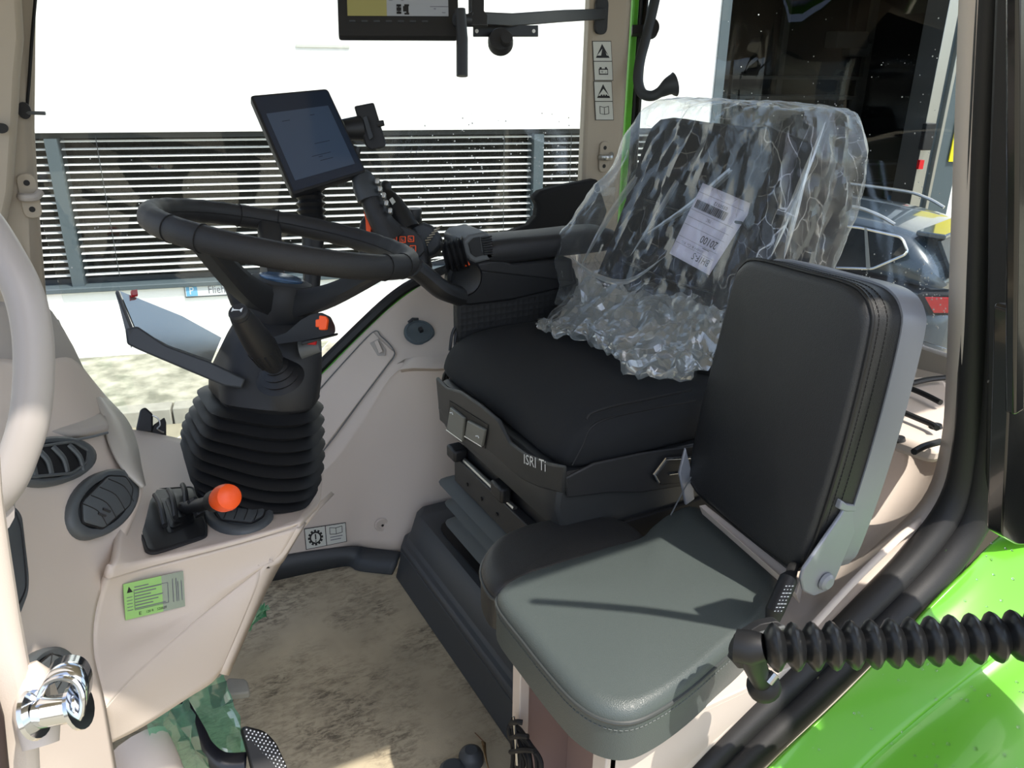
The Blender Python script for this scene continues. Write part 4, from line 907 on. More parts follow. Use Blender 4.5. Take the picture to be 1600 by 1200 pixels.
# ================================================================== STEERING WHEEL AND COLUMN
wc = U(446, 371, d=1.27); t_ = .235; wN = nrm(A(math.sin(t_), .012, math.cos(t_)))
wU = nrm(np.cross(A(0, 1, 0), wN)); wV = np.cross(wN, wU)
sw = thing('steering_wheel', 'black leather steering wheel with three spokes and a blue hub badge', 'steering wheel', wc)
Rw = .198
def WPnt(a, r, h=0): return wc+r*(math.cos(a)*wU+math.sin(a)*wV)+wN*h
N_ = 96; pts = []; rad = []
for k in range(N_):
    a = 2*math.pi*k/N_; pts.append(WPnt(a, Rw)); 
    wav = .0006*math.cos(a*30) if (math.sin(a) > -.2) else 0
    rad.append(.0185+wav)
fr_w = []
rings = []
for k in range(N_+1):
    a = 2*math.pi*(k % N_)/N_; o = WPnt(a, 0)-wc; e = math.cos(a)*wU+math.sin(a)*wV; r = rad[k % N_]
    rings.append([WPnt(a, Rw)+e*r*.92*math.cos(b)+wN*r*1.05*math.sin(b) for b in np.linspace(0, 2*math.pi, 16, endpoint=False)])
rim = obj('rim', loft(rings, False), M['wheelrim'], sw)
for a in (math.radians(205), math.radians(222), math.radians(-42), math.radians(-58), math.radians(80), math.radians(100)):
    e = math.cos(a)*wU+math.sin(a)*wV
    obj('rim_seam', tube([WPnt(a, Rw)+e*.0188*.93*math.cos(b)+wN*.0198*math.sin(b) for b in np.linspace(0, 2*math.pi, 20, endpoint=False)], .0009, 5, closed=True), M['thread'], rim)
obj('stitching', tube([WPnt(a, Rw-.0172, .001) for a in np.linspace(0, 2*math.pi, 90, endpoint=False)], .0008, 5, closed=True), M['thread'], rim)
hubc = U(438, 447, d=1.27); hN = wN
# hub: turned body below the rim plane
def HR(r, h, m=40): return [hubc+r*(math.cos(a)*wU+math.sin(a)*wV)+hN*h for a in np.linspace(0, 2*math.pi, m, endpoint=False)]
obj('hub', loft([HR(.046, -.058), HR(.050, -.052), HR(.053, -.03), HR(.053, .0), HR(.048, .009), HR(.040, .012)]), M['black2'], sw)
obj('hub_badge', loft([HR(.034, .011), HR(.034, .0145), HR(.030, .016)]), M['logo'], sw)
obj('hub_ring', tube(HR(.048, -.056), .0035, 8, closed=True), M['black'], sw)
def spoke(a, w0, w1, drop=.012):
    p0 = hubc+(math.cos(a)*wU+math.sin(a)*wV)*.034+hN*-.022; p2 = WPnt(a, Rw-.004, -.006); 
    # aim at the rim from the hub
    dd = p2-p0; p1 = p0+dd*.45-hN*.008; tt = np.cross(nrm(dd), hN); c_ = crm([p0, p1, p2], 5); R = []
    for i, p in enumerate(c_):
        k = i/(len(c_)-1); w_ = w0*(1-k)+w1*k; th = .024*(1-k)+.013*k
        R.append([p+tt*w_*x+hN*th*y for x, y in ((-1, -.6), (-.8, -1), (.8, -1), (1, -.6), (1, .6), (.8, 1), (-.8, 1), (-1, .6))])
    obj('spoke', loft(R), M['black2'], sw)
def ang_to(px, py):
    p = U(px, py, pl=(wc, wN))-wc; return math.atan2(np.dot(p, wV), np.dot(p, wU))
spoke(ang_to(305, 372), .028, .024); spoke(ang_to(632, 428), .024, .022); spoke(ang_to(414, 337), .018, .022)
# column
co = thing('steering_column', 'black steering column with ribbed rubber bellows and two stalks', 'steering column', U(400, 760, d=1.30))
colN = nrm(wN*.7+A(0.05, 0, .3))
# neck under the hub
nk0 = hubc-hN*.055; 
obj('neck', tube([nk0, nk0-hN*.03, nk0-hN*.055], [.040, .043, .05], 24), M['black'], co)
# cowl: rings traced left/right edges in the photo, depth about the column axis
def ringpx(xl, yl, xr, yr, d, asp, m=28, sq=.7, tilt=None):
    """rounded-square ring whose visible width spans two traced points"""
    a, b = U(xl, yl, d=d), U(xr, yr, d=d); c = (a+b)/2; e = (b-a)/2; ev = nrm(np.cross(e, tilt if tilt is not None else A(0.15, 0, 1)))*np.linalg.norm(e)*asp
    out = []
    P_ = [A(x, y, 0) for x, y in ((-1, -.05), (-.40, 1.0), (.55, .98), (1, .45), (.95, -.6), (.5, -.95), (-.55, -.95), (-.95, -.6))]
    o_ = rounded(P_, [.18, .22, .3, .3, .3, .3, .3, .3], 4); L_ = [np.linalg.norm(o_[(i+1) % len(o_)]-o_[i]) for i in range(len(o_))]; T_ = sum(L_); 
    cum = [0]+list(np.cumsum(L_)); o_.append(o_[0])
    for k in range(m):
        s_ = T_*k/m; i = int(np.searchsorted(cum, s_, 'right')-1); t = (s_-cum[i])/L_[i]; q = o_[i]*(1-t)+o_[i+1]*t; out.append(c+e*q[0]+ev*q[1])
    return out
cw_ = [ringpx(367, 495, 500, 505, 1.27, .55), ringpx(352, 520, 501, 530, 1.27, .62), ringpx(338, 548, 502, 560, 1.275, .68), ringpx(322, 580, 501, 596, 1.28, .72), ringpx(322, 606, 497, 628, 1.28, .72), ringpx(330, 612, 490, 636, 1.28, .66)]
obj('cowl', loft(cw_), M['black2'], co, ang=60)
# bellows
prof = [(328, 604, 497, 628, 1.0), (305, 612, 500, 648, 1), (298, 626, 501, 668, 1), (292, 640, 501, 688, 1), (286, 650, 501, 708, 1), (281, 662, 500, 728, 1), (279, 674, 498, 748, 1), (279, 690, 494, 766, 1), (283, 704, 488, 782, 1), (290, 716, 478, 794, 1)]
br = []
for i in range(len(prof)*2-1):
    if i % 2 == 0:
        q = prof[i//2]; br.append(ringpx(q[0], q[1], q[2], q[3], 1.285, .78, 44, .62))
        if 0 < i < len(prof)*2-2:
            c_ = sum(br[-1])/44; br[-1] = [c_+(p-c_)*1.02 for p in br[-1]]
    else:
        a, b_ = prof[i//2], prof[i//2+1]; m_ = [(a[k]+b_[k])/2 for k in range(4)]; r_ = ringpx(m_[0], m_[1], m_[2], m_[3], 1.285, .78, 44, .62)
        c_ = sum(r_)/44; br.append([c_+(p-c_)*.86 for p in r_])
# smooth between
br2 = []
for i in range(len(br)-1):
    br2.append(br[i]); 
    if i % 2 == 0: br2.append([(p*.62+q*.38)*1 for p, q in zip(br[i], br[i+1])])
    else: br2.append([(p*.38+q*.62)*1 for p, q in zip(br[i], br[i+1])])
br2.append(br[-1]); c_ = sum(br[-1])/44; br2.append([p-A(0, 0, .012) for p in br[-1]])
obj('bellows', loft(br2), M['rubber'], co, ang=70)
# left stalk with horn button
st0 = U(437, 585, d=1.19); st1 = U(375, 492, d=1.055); sx = nrm(st1-st0)
L_ = np.linalg.norm(st1-st0)
ps = [0, .12, .22, .3, .5, .62, .8, .92, 1.0]; rr = [.010, .011, .016, .019, .021, .0205, .0180, .0160, .0140]
lst = obj('stalk', tube([st0+sx*L_*k for k in ps], rr, 20), M['black'], co)
for k in range(14):
    a = 2*math.pi*k/14; u_ = nrm(np.cross(sx, A(0, 1, 0))); v_ = np.cross(sx, u_); e = math.cos(a)*u_+math.sin(a)*v_
    obj('grip_rib', tube([st0+sx*L_*.26+e*.0175, st0+sx*L_*.50+e*.0205], .0018, 6), M['black'], lst)
hbt = obj('horn_button', tube([st1-sx*.002, st1+sx*.007, st1+sx*.010], [.0132, .0132, .011], 20), M['black2'], lst)
hc = st1+sx*.0105; hu = nrm(np.cross(A(0, 0, 1), sx)); hu = hu if np.dot(hu, CR) > 0 else -hu; hv = np.cross(sx, hu)
if np.dot(hv, CU) < 0: hv = -hv
hq = Quad(hc-hu*.007-hv*.005, hc+hu*.007-hv*.005, hc+hu*.007+hv*.005, hc-hu*.007+hv*.005)
if np.dot(hq.n, sx) < 0: hq.n = -hq.n
obj('horn_symbol', join(hq.plate([(0, .2), (.18, .4), (.75, .5), (.95, .25), (1, .3), (1, .95), (.75, .6), (.2, .62), (0, .85)], .0002, .0006)), M['white'], hbt, smooth=False)
bs = U(437, 588, d=1.195); bn = nrm(sx*.8+A(0, 0, .4))
bu = nrm(np.cross(bn, A(0, 1, 0))); bv = np.cross(bn, bu); RR = []
for i in range(9):
    r = .036-.0028*i; h = -.004+i*.0046; r = r if i % 2 == 0 else r-.005
    RR.append([bs+bn*h+r*(math.cos(a)*bu+math.sin(a)*bv) for a in np.linspace(0, 2*math.pi, 28, endpoint=False)])
obj('stalk_boot', loft(RR), M['rubber'], lst)
# second stalk behind on the left
s20 = U(392, 510, d=1.33); s21 = U(362, 425, d=1.33)
obj('stalk', tube([s20, s20+(s21-s20)*.3, s20+(s21-s20)*.45, s20+(s21-s20)*.9, s21], [.012, .012, .019, .020, .016], 18), M['black2'], co)
# right stalk: flat reversing lever with orange rocker
rb0 = U(425, 535, d=1.20); rb1 = U(478, 518, d=1.15); rb2 = U(523, 512, d=1.12)
rl = D([(425, 545, 1.20), (446, 536, 1.18), (470, 518, 1.155), (482, 503, 1.14), (492, 492, 1.135), (506, 488, 1.13), (520, 494, 1.125), (525, 512, 1.12), (523, 521, 1.12), (505, 528, 1.13), (470, 536, 1.15), (437, 547, 1.19)])
top = [p+A(0, 0, .002) for p in rl]
lev = obj('shuttle_lever', plate(rounded([U(x, y, d=d) for x, y, d in [(424, 528, 1.20), (447, 520, 1.18), (470, 500, 1.15), (484, 492, 1.135), (502, 488, 1.13), (517, 495, 1.12), (524, 510, 1.115), (524, 521, 1.115), (500, 527, 1.13), (470, 533, 1.15), (430, 538, 1.20)]], .004), nrm(ray(480, 510))*.045), M['black2'], co, bevel=.005)
obj('lever_foot', plate([U(x, y, d=1.14) for x, y in [(470, 534), (529, 520), (528, 524), (505, 530), (472, 540)]], nrm(ray(480, 510))*.03), M['black'], lev, bevel=.002)
oc = U(504, 504, d=1.108)
obj('orange_rocker', join(plate(rounded([oc+CR*x+CU*y for x, y in ((-.0055, -.010), (.0045, -.0095), (.0065, .004), (.004, .009), (-.005, .010))], .002), CF*.012), plate([oc+CR*x+CU*y for x, y in ((-.010, -.006), (-.004, -.006), (-.004, .005), (-.010, .004))], CF*.010)), M['orange'], lev, bevel=.001)
obj('neck_ring', tube([U(470, 545, d=1.22), U(500, 540, d=1.22)], [.016, .010], 12), M['grey'], co)
obj('red_switch', tube([U(481, 533, d=1.17), U(494, 535, d=1.17)], [.005, .004], 10), M['red'], co)
# wedge-shaped display on the column, its shiny face towards the windscreen side
f1 = D([(181, 457, 1.24), (199, 524, 1.16), (381, 606, 1.19), (388, 594, 1.20)])
dsp = obj('display_housing', loft([D([(180, 457, 1.24), (200, 525, 1.165), (205, 545, 1.17), (187, 470, 1.245)]), D([(181, 456, 1.242), (204, 516, 1.165), (206, 542, 1.17), (188, 474, 1.25)])], True), M['dkgrey'], co)
hp = D([(196, 514, 1.165), (215, 510, 1.17), (260, 540, 1.18), (330, 566, 1.195), (384, 592, 1.205), (378, 607, 1.205), (350, 603, 1.20), (300, 582, 1.185), (215, 546, 1.165), (199, 538, 1.163)])
obj('display_arm', plate(rounded(hp, .003), A(.0, .012, -.003)), M['dkgrey'], co, bevel=.003)
ed = D([(181, 457, 1.245), (186, 455, 1.25), (209, 514, 1.175), (203, 524, 1.17), (197, 520, 1.168)])
obj('display_edge', plate(ed, A(.0, .010, 0)), M['grey'], co, bevel=.002)
sc_ = D([(187, 458, 1.26), (209, 513, 1.18), (262, 543, 1.19), (335, 567, 1.21), (345, 530, 1.30), (283, 500, 1.30), (225, 473, 1.275)])
scr_ = D([(186, 456, 1.262), (210, 514, 1.182), (330, 568, 1.215), (343, 532, 1.30)])
# flat panel: best plane through three corners
pp = plane3(scr_[0], scr_[1], scr_[2])
face = [U(x, y, pl=pp) for x, y in [(186, 457), (210, 514), (262, 542), (330, 566), (345, 530), (283, 496)]]
ssp = obj('display_face', plate(face, pp[1]*.003), M['silverpanel'], co, smooth=False); ssp['label'] = 'shiny reflecting flat display face'
rd = [U(x, y, pl=pp) for x, y in [(202, 460), (212, 458), (213, 467), (203, 469)]]
nn = pp[1] if np.dot(pp[1], CAM-rd[0]) > 0 else -pp[1]
obj('red_tab', plate([p+nn*.004 for p in rd], nn*.004), M['red'], ssp, bevel=.001)

# ================================================================== TERMINALS
def screenbox(px, d, th, name, th_dir=None):
    q = [U(x, y, d=dd) for (x, y), dd in zip(px, d)]; return q
tm = thing('display_terminal', 'tilted tablet terminal with dim blue screen on a ribbed neck behind the wheel', 'screen', U(490, 380, d=1.66))
q = [U(457, 305, d=1.60), U(573, 269, d=1.66), U(512, 138, d=1.67), U(390, 149, d=1.61)]
Q = Quad(*q); nq = Q.n if np.dot(Q.n, CAM-q[0]) > 0 else -Q.n; Q.n = nq
out = rounded(q, .008, 4)
obj('housing', loft([[p-nq*.028+(sum(q)/4-p)*.10 for p in out], [p-nq*.020 for p in out], [p-nq*.003 for p in out], [p+(sum(q)/4-p)*.012 for p in out]]), M['black'], tm, ang=40)
obj('screen_glass', Q.rect(.035, .03, .975, .975, .0005, .0015), M['screen2'], tm, smooth=False)
sc2 = obj('screen_image', Q.rect(.10, .12, .90, .80, .0018, .0022), M['screen'], tm, smooth=False)
obj('menu_bar', Q.rect(.10, .80, .90, .87, .0018, .0022), M['screen2'], tm, smooth=False)
obj('screen_marks', join(*[Q.rect(x, y, x+w_, y+.006, .0023, .0026) for x, y, w_ in ((.25, .70, .10), (.62, .72, .06), (.52, .42, .2), (.42, .30, .25), (.5, .24, .12), (.5, .28, .05), (.62, .24, .05))]), M['screen2'], sc2, smooth=False)
nb0, nb1 = U(484, 296, d=1.66), U(488, 352, d=1.67); rr = []; pts = []
for k in range(11):
    pts.append(nb0+(nb1-nb0)*k/10); rr.append(.031 if k % 2 == 0 else .024)
obj('neck_bellows', tube(pts, rr, 20), M['rubber'], tm, ang=60)
obj('neck', tube([nb1, U(489, 372, d=1.67), U(487, 440, d=1.68), U(480, 560, d=1.70)], [.027, .023, .018, .018], 16), M['black'], tm)
cmx = thing('camera_bracket', 'small black clip holder at the right edge of the tilted terminal', 'holder', U(576, 200, d=1.70))
cb_q = [U(x, y, d=1.70) for x, y in [(553, 166), (584, 160), (603, 222), (602, 230), (579, 235), (571, 228)]]
obj('body', plate(rounded(cb_q, .005), nrm(ray(580, 200))*.03), M['black2'], cmx, bevel=.004)
obj('front_plate', plate(rounded([U(x, y, d=1.692) for x, y in [(567, 184), (573, 181), (583, 214), (577, 219)]], .002), nrm(ray(580, 200))*.01), M['dkgrey'], cmx, bevel=.001)
obj('arm', tube([U(536, 203, d=1.70), U(564, 200, d=1.715)], [.022, .026], 14), M['black'], cmx)
obj('side_knob', tube([U(590, 194, d=1.70), U(600, 192, d=1.70)], [.007, .006], 10), M['black'], cmx)
obj('lower_arm', tube([U(556, 230, d=1.69), U(552, 245, d=1.69)], [.012, .012], 10), M['black'], cmx)

om = thing('overhead_monitor', 'overhead tablet monitor with lit grey and yellow map screen at the top edge', 'screen', U(625, 56, d=1.46))
q = [U(529, 56, d=1.44), U(717, 57, d=1.48), U(713, -130, d=1.50), U(523, -130, d=1.46)]
Q = Quad(*q); Q.n = Q.n if np.dot(Q.n, CAM-q[0]) > 0 else -Q.n
out = rounded(q, .006, 3)
obj('housing', loft([[p-Q.n*.022+(sum(q)/4-p)*.06 for p in out], [p-Q.n*.016 for p in out], [p-Q.n*.002 for p in out], [p+(sum(q)/4-p)*.01 for p in out]]), M['black'], om, ang=40)
sp_ = obj('screen', [(Q.rect(.40, .165, .915, .92, .0005, .0015), M['lcd']), (Q.rect(.078, .165, .40, .92, .0005, .0015), M['lcdy'])], None, om, smooth=False)
tq = lambda x0, y0, x1, y1: Q.rect(x0, y0, x1, y1, .0016, .002)
obj('tractor_icon', join(tq(.48, .18, .52, .20), tq(.48, .205, .52, .235), tq(.48, .24, .52, .26), tq(.495, .19, .505, .25), tq(.535, .20, .56, .245), tq(.56, .185, .58, .25), tq(.545, .175, .585, .19), tq(.545, .245, .585, .26)), M['ink'], sp_, smooth=False)
obj('menu_tile', join(tq(.76, .24, .915, .245), tq(.80, .215, .805, .24-.01), tq(.79, .222, .81, .227), tq(.86, .19, .89, .195), tq(.86, .24, .89, .245), tq(.77, .30, .79, .31), tq(.82, .30, .84, .31), tq(.87, .30, .89, .31), tq(.42, .29, .45, .294), tq(.43, .30, .44, .31), tq(.52, .29, .54, .294)), M['inkgrey'], sp_, smooth=False)
obj('soft_key', join(*[Q.rect(.09+k*.10, .115, .14+k*.10, .13, .0006, .001) for k in range(7)]), M['dkgrey'], om, smooth=False)
obj('grip_post', tube([U(719, 14, d=1.44), U(722, 60, d=1.45), U(722, 119, d=1.46)], [.0095, .0105, .0105], 16), M['black'], om)
br_ = thing('mounting_rail', 'black mounting rail with round knob running from the overhead monitor to the pillar', 'rail', U(830, 40, d=1.7))
e0, e1, e2, e3 = U(736, 28, d=1.50), U(800, 31, d=1.60), U(880, 25, d=1.85), U(945, 22, Y=1.915)
RR = []
for p, h in zip([e0, e1, e2, e3], (.011, .012, .013, .013)): RR.append([p+A(0, dy, 0)+A(0, 0, dz) for dy, dz in ((-.004, -h), (.004, -h), (.004, h), (-.004, h))])
obj('bar', loft(RR), M['black'], br_, bevel=.002)
obj('upright', plate([U(738, -420, d=1.50), U(762, -420, d=1.50), U(756, 16, d=1.51), U(762, 24, d=1.51), U(762, 40, d=1.51), U(727, 40, d=1.49), U(727, 22, d=1.49), U(737, 18, d=1.495)], CF*.008), M['black'], br_, bevel=.002)
obj('side_strip', plate([U(731, -80, d=1.53), U(737, -80, d=1.53), U(737, 18, d=1.53), U(732, 20, d=1.53)], CF*.004), M['grey'], br_, smooth=False)
obj('clamp', tube([U(712, 30, d=1.47), U(732, 32, d=1.49)], .011, 12), M['black'], br_)
pq = Quad(U(739, 56, d=1.55), U(841, 56, d=1.66), U(841, 39, d=1.66), U(739, 39, d=1.55))
mp_ = obj('slotted_plate', plate(pq.c, CF*.006), M['black2'], br_, bevel=.001)
for x, y, dd in ((745, 49, 1.555), (834, 49, 1.65)):
    c = U(x, y, d=dd)-CF*.001; obj('plate_hole', disc(c, CR*.0035, CU*.004, .0006, -CF, 12), M['white'], mp_)
kc_ = U(782, 64, d=1.57); obj('knob', tube([kc_+CF*.012, kc_-CF*.004, kc_-CF*.010], [.025, .0245, .021], 28), M['black2'], br_)
obj('knob_cap', tube([U(792, 64, d=1.56)-CF*.002, U(792, 64, d=1.56)-CF*.016], [.0125, .011], 20), M['black2'], br_)
fp_ = U(938, 25, Y=1.925); obj('foot_plate', plate(rounded([fp_+A(x, 0, z) for x, z in ((-.020, -.045), (.020, -.045), (.020, .045), (-.020, .045))], .02, 5), A(0, -.008, 0)), M['black'], br_, bevel=.002)
# curved grey window handle outside the pillar
wh = thing('window_lever', 'curved dark grey window lever with flared end beside the rear right pillar', 'lever', U(1010, 150, d=2.25))
lp_ = crm(D([(1036, -60, 2.18), (1021, 10, 2.2), (1009, 60, 2.2), (1000, 95, 2.2), (997, 125, 2.2), (1003, 145, 2.2), (1018, 150, 2.19), (1033, 143, 2.18), (1045, 135, 2.17), (1054, 132, 2.17)]), 5)
m_ = len(lp_); obj('rod', tube(lp_, [.014]*(m_-12)+list(np.linspace(.014, .032, 12)), 16), M['dkgrey'], wh)
obj('pivot', [(disc(U(1016, 47, d=2.22), CR*.022, CU*.026, .02, -CF, 20), M['black']), (box(U(1004, 48, d=2.23), CR*.03, CU*.012, CF*.01), M['black'])], None, wh)

# ================================================================== SEAT PLINTH
pr_ = [(.583, 0), (.598, .06), (.602, .098), (.622, .105), (.640, .158), (.655, .17), (1.80, .17), (1.80, 0)]
pl_ = loft([[A(x, y, z) for x, z in pr_] for y in (.90, 1.0, 1.3, 1.60, 1.66)]+[[A(x+.025, 1.70, z) for x, z in pr_]])
struct(obj('trim_17', pl_, M['dkgrey'], None, bevel=.006), 'slate grey plinth below the driver seat')
struct(obj('trim_18', tube([A(.6005, .90, .082), A(.6005, 1.66, .082)], .0022, 6), M['dkgrey'], None))
struct(obj('wall_rear', abox(1.77, 1.80, .55, 1.97, -.1, .61), M['beige_dark'], None, smooth=False), 'lower rear cab wall')
struct(obj('wall_right', abox(1.05, 1.78, 1.72, 1.97, .17, .70), M['beige_dark'], None, bevel=.03), 'rear right wheel arch box')

# ================================================================== DRIVER SEAT
ds = thing('driver_seat', 'black fabric driver seat with grey bellows base, backrest under clear wrap', 'seat', A(.85, 1.27, .17))
def ysec(prof, ys, scale, name, m, parent, zc=None, r=.0, **k):
    """cushion skinned from an X-Z profile, shrunk towards its ends"""
    cx = sum(p[0] for p in prof)/len(prof); cz = sum(p[1] for p in prof)/len(prof); R = []
    base = crm([A(x, 0, z) for x, z in prof], 4, True)
    for y, s in zip(ys, scale): R.append([A(cx+(p[0]-cx)*s[0], y, cz+(p[2]-cz)*s[1]) for p in base])
    return obj(name, loft(R), m, parent, ang=70, **k)
cpf = [(.668, .605), (.664, .63), (.685, .668), (.735, .695), (.82, .703), (.95, .70), (1.08, .70), (1.10, .65), (1.08, .595), (.90, .585), (.72, .585)]
ys = [1.015, 1.025, 1.05, 1.09, 1.13, 1.27, 1.41, 1.45, 1.49, 1.515, 1.525]
sc = [(.93, .70), (.97, .88), (.995, 1.0), (1, 1.05), (1, 1.0), (1, .97), (1, 1.0), (1, 1.05), (.995, 1.0), (.97, .88), (.93, .70)]
ch = ysec(cpf, ys, sc, 'seat_cushion', M['fabric'], ds)
def cusht(x, y, lift=.002):
    return A(x, y, 0)
sm = crm([U(x, y, Z=z) for x, y, z in [(1080, 609, .712), (1020, 622, .714), (960, 634, .716), (925, 645, .712), (916, 655, .704)]], 5)
obj('cushion_seam', tube(sm, .0022, 6), M['ink'], ch)
sm = crm([U(x, y, Y=1.028) for x, y in [(1080, 622), (1010, 635), (950, 648), (918, 663), (905, 690), (888, 722)]], 5)
obj('cushion_seam', tube([p-A(0, .012, 0) for p in sm], .0018, 6), M['ink'], ch)
# backrest
def bsec(t): # t 0 bottom .. 1 top
    return 1.0+.17*t+.02*math.sin(t*3.1), .68+.47*t
R = []
for k in range(15):
    t = k/14; x, z = bsec(t); n_ = nrm(A(-.92, 0, .36)); w_ = .252-.020*t**3
    if k == 0: w_ *= .95
    th = .205-.03*t; yc = 1.27; q = []
    if k >= 13: w_ *= (.97 if k == 13 else .86); th *= (.9 if k == 13 else .55)
    for yy, f in ((-1, .25), (-.97, .9), (-.82, 1.18), (-.62, .98), (-.3, .92), (0, .9), (.3, .92), (.62, .98), (.82, 1.18), (.97, .9), (1, .25), (.95, -.1), (.6, -.25), (0, -.3), (-.6, -.25), (-.95, -.1)):
        q.append(A(x, yc+w_*yy, z)-n_*(th)+n_*th*f)
    R.append(q)
bk = obj('backrest', loft(R), M['fabric'], ds, ang=80, sub=1)
for z0 in (.34, .62):
    x, z = bsec(z0); obj('backrest_seam', tube([A(x-.012, 1.27-.15, z), A(x-.006, 1.27, z-.01), A(x-.012, 1.27+.15, z)], .003, 6), M['ink'], bk)
x, z = bsec(.84); 
R = [[A(x+.004-.016*s_, 1.27+.15*c*e, z+.065*v*e) for c, v in ((-1, -.7), (-.8, -1), (.8, -1), (1, -.7), (1, .7), (.8, 1), (-.8, 1), (-1, .7))] for s_, e in ((-1, 1), (0, 1), (.6, .95), (1, .8))]
obj('headrest', loft(R), M['fabric'], ds, bevel=.01)
# shell
spf = [(.662, .60), (.650, .585), (.646, .53), (.662, .480), (.70, .455), (1.02, .455), (1.08, .50), (1.09, .585)]
ys2 = [1.010, 1.02, 1.05, 1.27, 1.48, 1.505, 1.515]; sc2_ = [(.97, .8), (.99, .95), (1, 1), (1, 1), (1, 1), (.99, .95), (.97, .8)]
R = []
cx, cz = .86, .53
for y, s in zip(ys2, sc2_): R.append([A(cx+(x-cx)*s[0], y, cz+(z-cz)*s[1]) for x, z in spf])
sl = obj('seat_shell', loft(R), M['trimgrey'], ds, bevel=.006)
FP = plane3(A(.648, 1.5, .56), A(.648, 1.05, .56), A(.664, 1.27, .48)); fn = FP[1] if FP[1][0] < 0 else -FP[1]
def fpl(pxs, lift, th): return plate([U(x, y, pl=FP)+fn*lift for x, y in pxs], fn*th)
# moulded front lip running along the cushion
lip = [(684, 588), (700, 604), (722, 610), (752, 630), (782, 655), (800, 690), (825, 708), (860, 722), (886, 727), (884, 770), (846, 760), (796, 738), (760, 716), (728, 690), (690, 655)]
obj('front_trim', fpl(lip, -.002, .008), M['trimgrey'], ds, bevel=.004)
rc = obj('button_recess', fpl(rounded([A(*p, 0) for p in [(707, 624), (768, 660), (763, 697), (735, 684), (706, 665)]], 4, 2) and [(707, 624), (768, 662), (763, 699), (735, 686), (705, 666)], .0065, .001), M['ink'], ds, smooth=False)
for nme, pxs, lift in (('weight_button', [(712, 633), (734, 650), (731, 686), (706, 668)], .007), ('horizontal_button', [(739, 654), (767, 668), (762, 694), (735, 678)], .007)):
    bt_ = obj(nme, fpl(pxs, lift, .007), M['button'], ds, bevel=.002)
    obj('bright_edge', tube([U(x, y, pl=FP)+fn*.0135 for x, y in pxs[2:]], .0014, 6), M['silver'], bt_)
    c = U(*( (716, 641) if nme[0] == 'w' else (757, 677)), pl=FP)+fn*.0145
    obj('button_symbol', join(box(c, CR*.005, CU*.0008, fn*.0003), box(c+CR*.001, CR*.0008, CU*.004, fn*.0003)), M['white'], bt_, smooth=False)
# raised letters on the shell
a_, b_, c_, d_ = U(824, 722, pl=FP), U(858, 735, pl=FP), U(858, 717, pl=FP), U(824, 707, pl=FP)
Q = Quad(*[p+fn*.0065 for p in (a_, b_, c_, d_)]); Q.n = fn
lt_ = obj('logo_lettering', Q.text('ISRI Ti', 0, 0, 1, 1, .0005, .0004), M['white'], ds, smooth=False)
# side handle
sy = 1.008
hpx = [(1030, 754), (1021, 741), (1040, 716), (1085, 714), (1085, 722), (1045, 724), (1032, 741), (1038, 749), (1068, 744), (1068, 750)]
obj('side_trim', plate([U(x, y, Y=sy) for x, y in [(880, 745), (925, 722), (1000, 706), (1100, 692), (1100, 752), (1000, 768), (950, 768), (884, 776)]], A(0, -.006, 0)), M['black2'], ds, bevel=.003)
hd_ = obj('side_handle', plate([U(x, y, Y=sy-.007) for x, y in [(1028, 755), (1020, 741), (1040, 715), (1095, 712), (1095, 750)]], A(0, -.008, 0)), M['black'], ds, bevel=.002)
obj('chrome_edge', tube([U(x, y, Y=sy-.017) for x, y in [(1095, 714), (1040, 717), (1022, 741), (1029, 754)]], .0028, 8), M['chrome'], hd_)
obj('chrome_bar', tube([U(x, y, Y=sy-.017) for x, y in [(1045, 741), (1080, 736)]], .0018, 8), M['chrome'], hd_)
# suspension
obj('slide_frame', join(abox(.69, 1.05, 1.04, 1.47, .405, .455), abox(.705, 1.05, 1.06, 1.45, .36, .41)), M['black'], ds, bevel=.004)
obj('slide_rail', tube([A(.676, 1.43, .428), A(.676, 1.20, .428)], .0055, 8), M['silver'], ds)
obj('front_plate', abox(.668, .690, 1.06, 1.47, .36, .425), M['black2'], ds, bevel=.003)
obj('release_lever', abox(.655, .68, 1.22, 1.27, .43, .465), M['black'], ds, bevel=.006); obj('release_lever', abox(.655, .69, 1.44, 1.485, .42, .45), M['black'], ds, bevel=.006)
for (y, x) in ((1.40, .666), (1.33, .666), (1.26, .666), (1.14, .666)): obj('bolt', disc(A(x+.001, y, .385), A(0, .004, 0), A(0, 0, .004), .002, A(-1, 0, 0), 10), M['ink'], ds)
obj('bracket_block', join(abox(.66, .72, 1.08, 1.13, .39, .43), abox(.67, .73, 1.04, 1.09, .35, .39)), M['rubber'], ds, bevel=.005)
obj('cable', tube(crm([A(.70, 1.53, .62), A(.68, 1.545, .58), A(.70, 1.54, .50), A(.76, 1.53, .40)], 5), .005, 8), M['rubber'], ds)
obj('cable', tube(crm([A(.715, 1.54, .66), A(.695, 1.56, .60), A(.71, 1.55, .50), A(.77, 1.54, .42)], 5), .004, 8), M['rubber'], ds)
obj('side_cover', abox(.72, 1.15, 1.004, 1.018, .172, .47), M['cord'], ds, bevel=.003)
for _px in ([(719, 500), (707, 520), (703, 548)], [(719, 508), (712, 524), (711, 542)]): obj('cable', tube(crm([U(x, y, d=1.78) for x, y in _px], 5), .0035, 8), M['rubber'], ds)
RR = []
for k in range(7):
    z = .36-.027*k; e = .030 if k % 2 == 1 else -.008; e += (.01 if k == 1 else 0)
    RR.append(rounded([A(.690-e, 1.50+e, z), A(.690-e, 1.05-e*.6, z), A(1.06, 1.05-e*.6, z), A(1.06, 1.50+e, z)], .03, 3))
obj('suspension_bellows', loft(RR), M['bellow'], ds, ang=30)
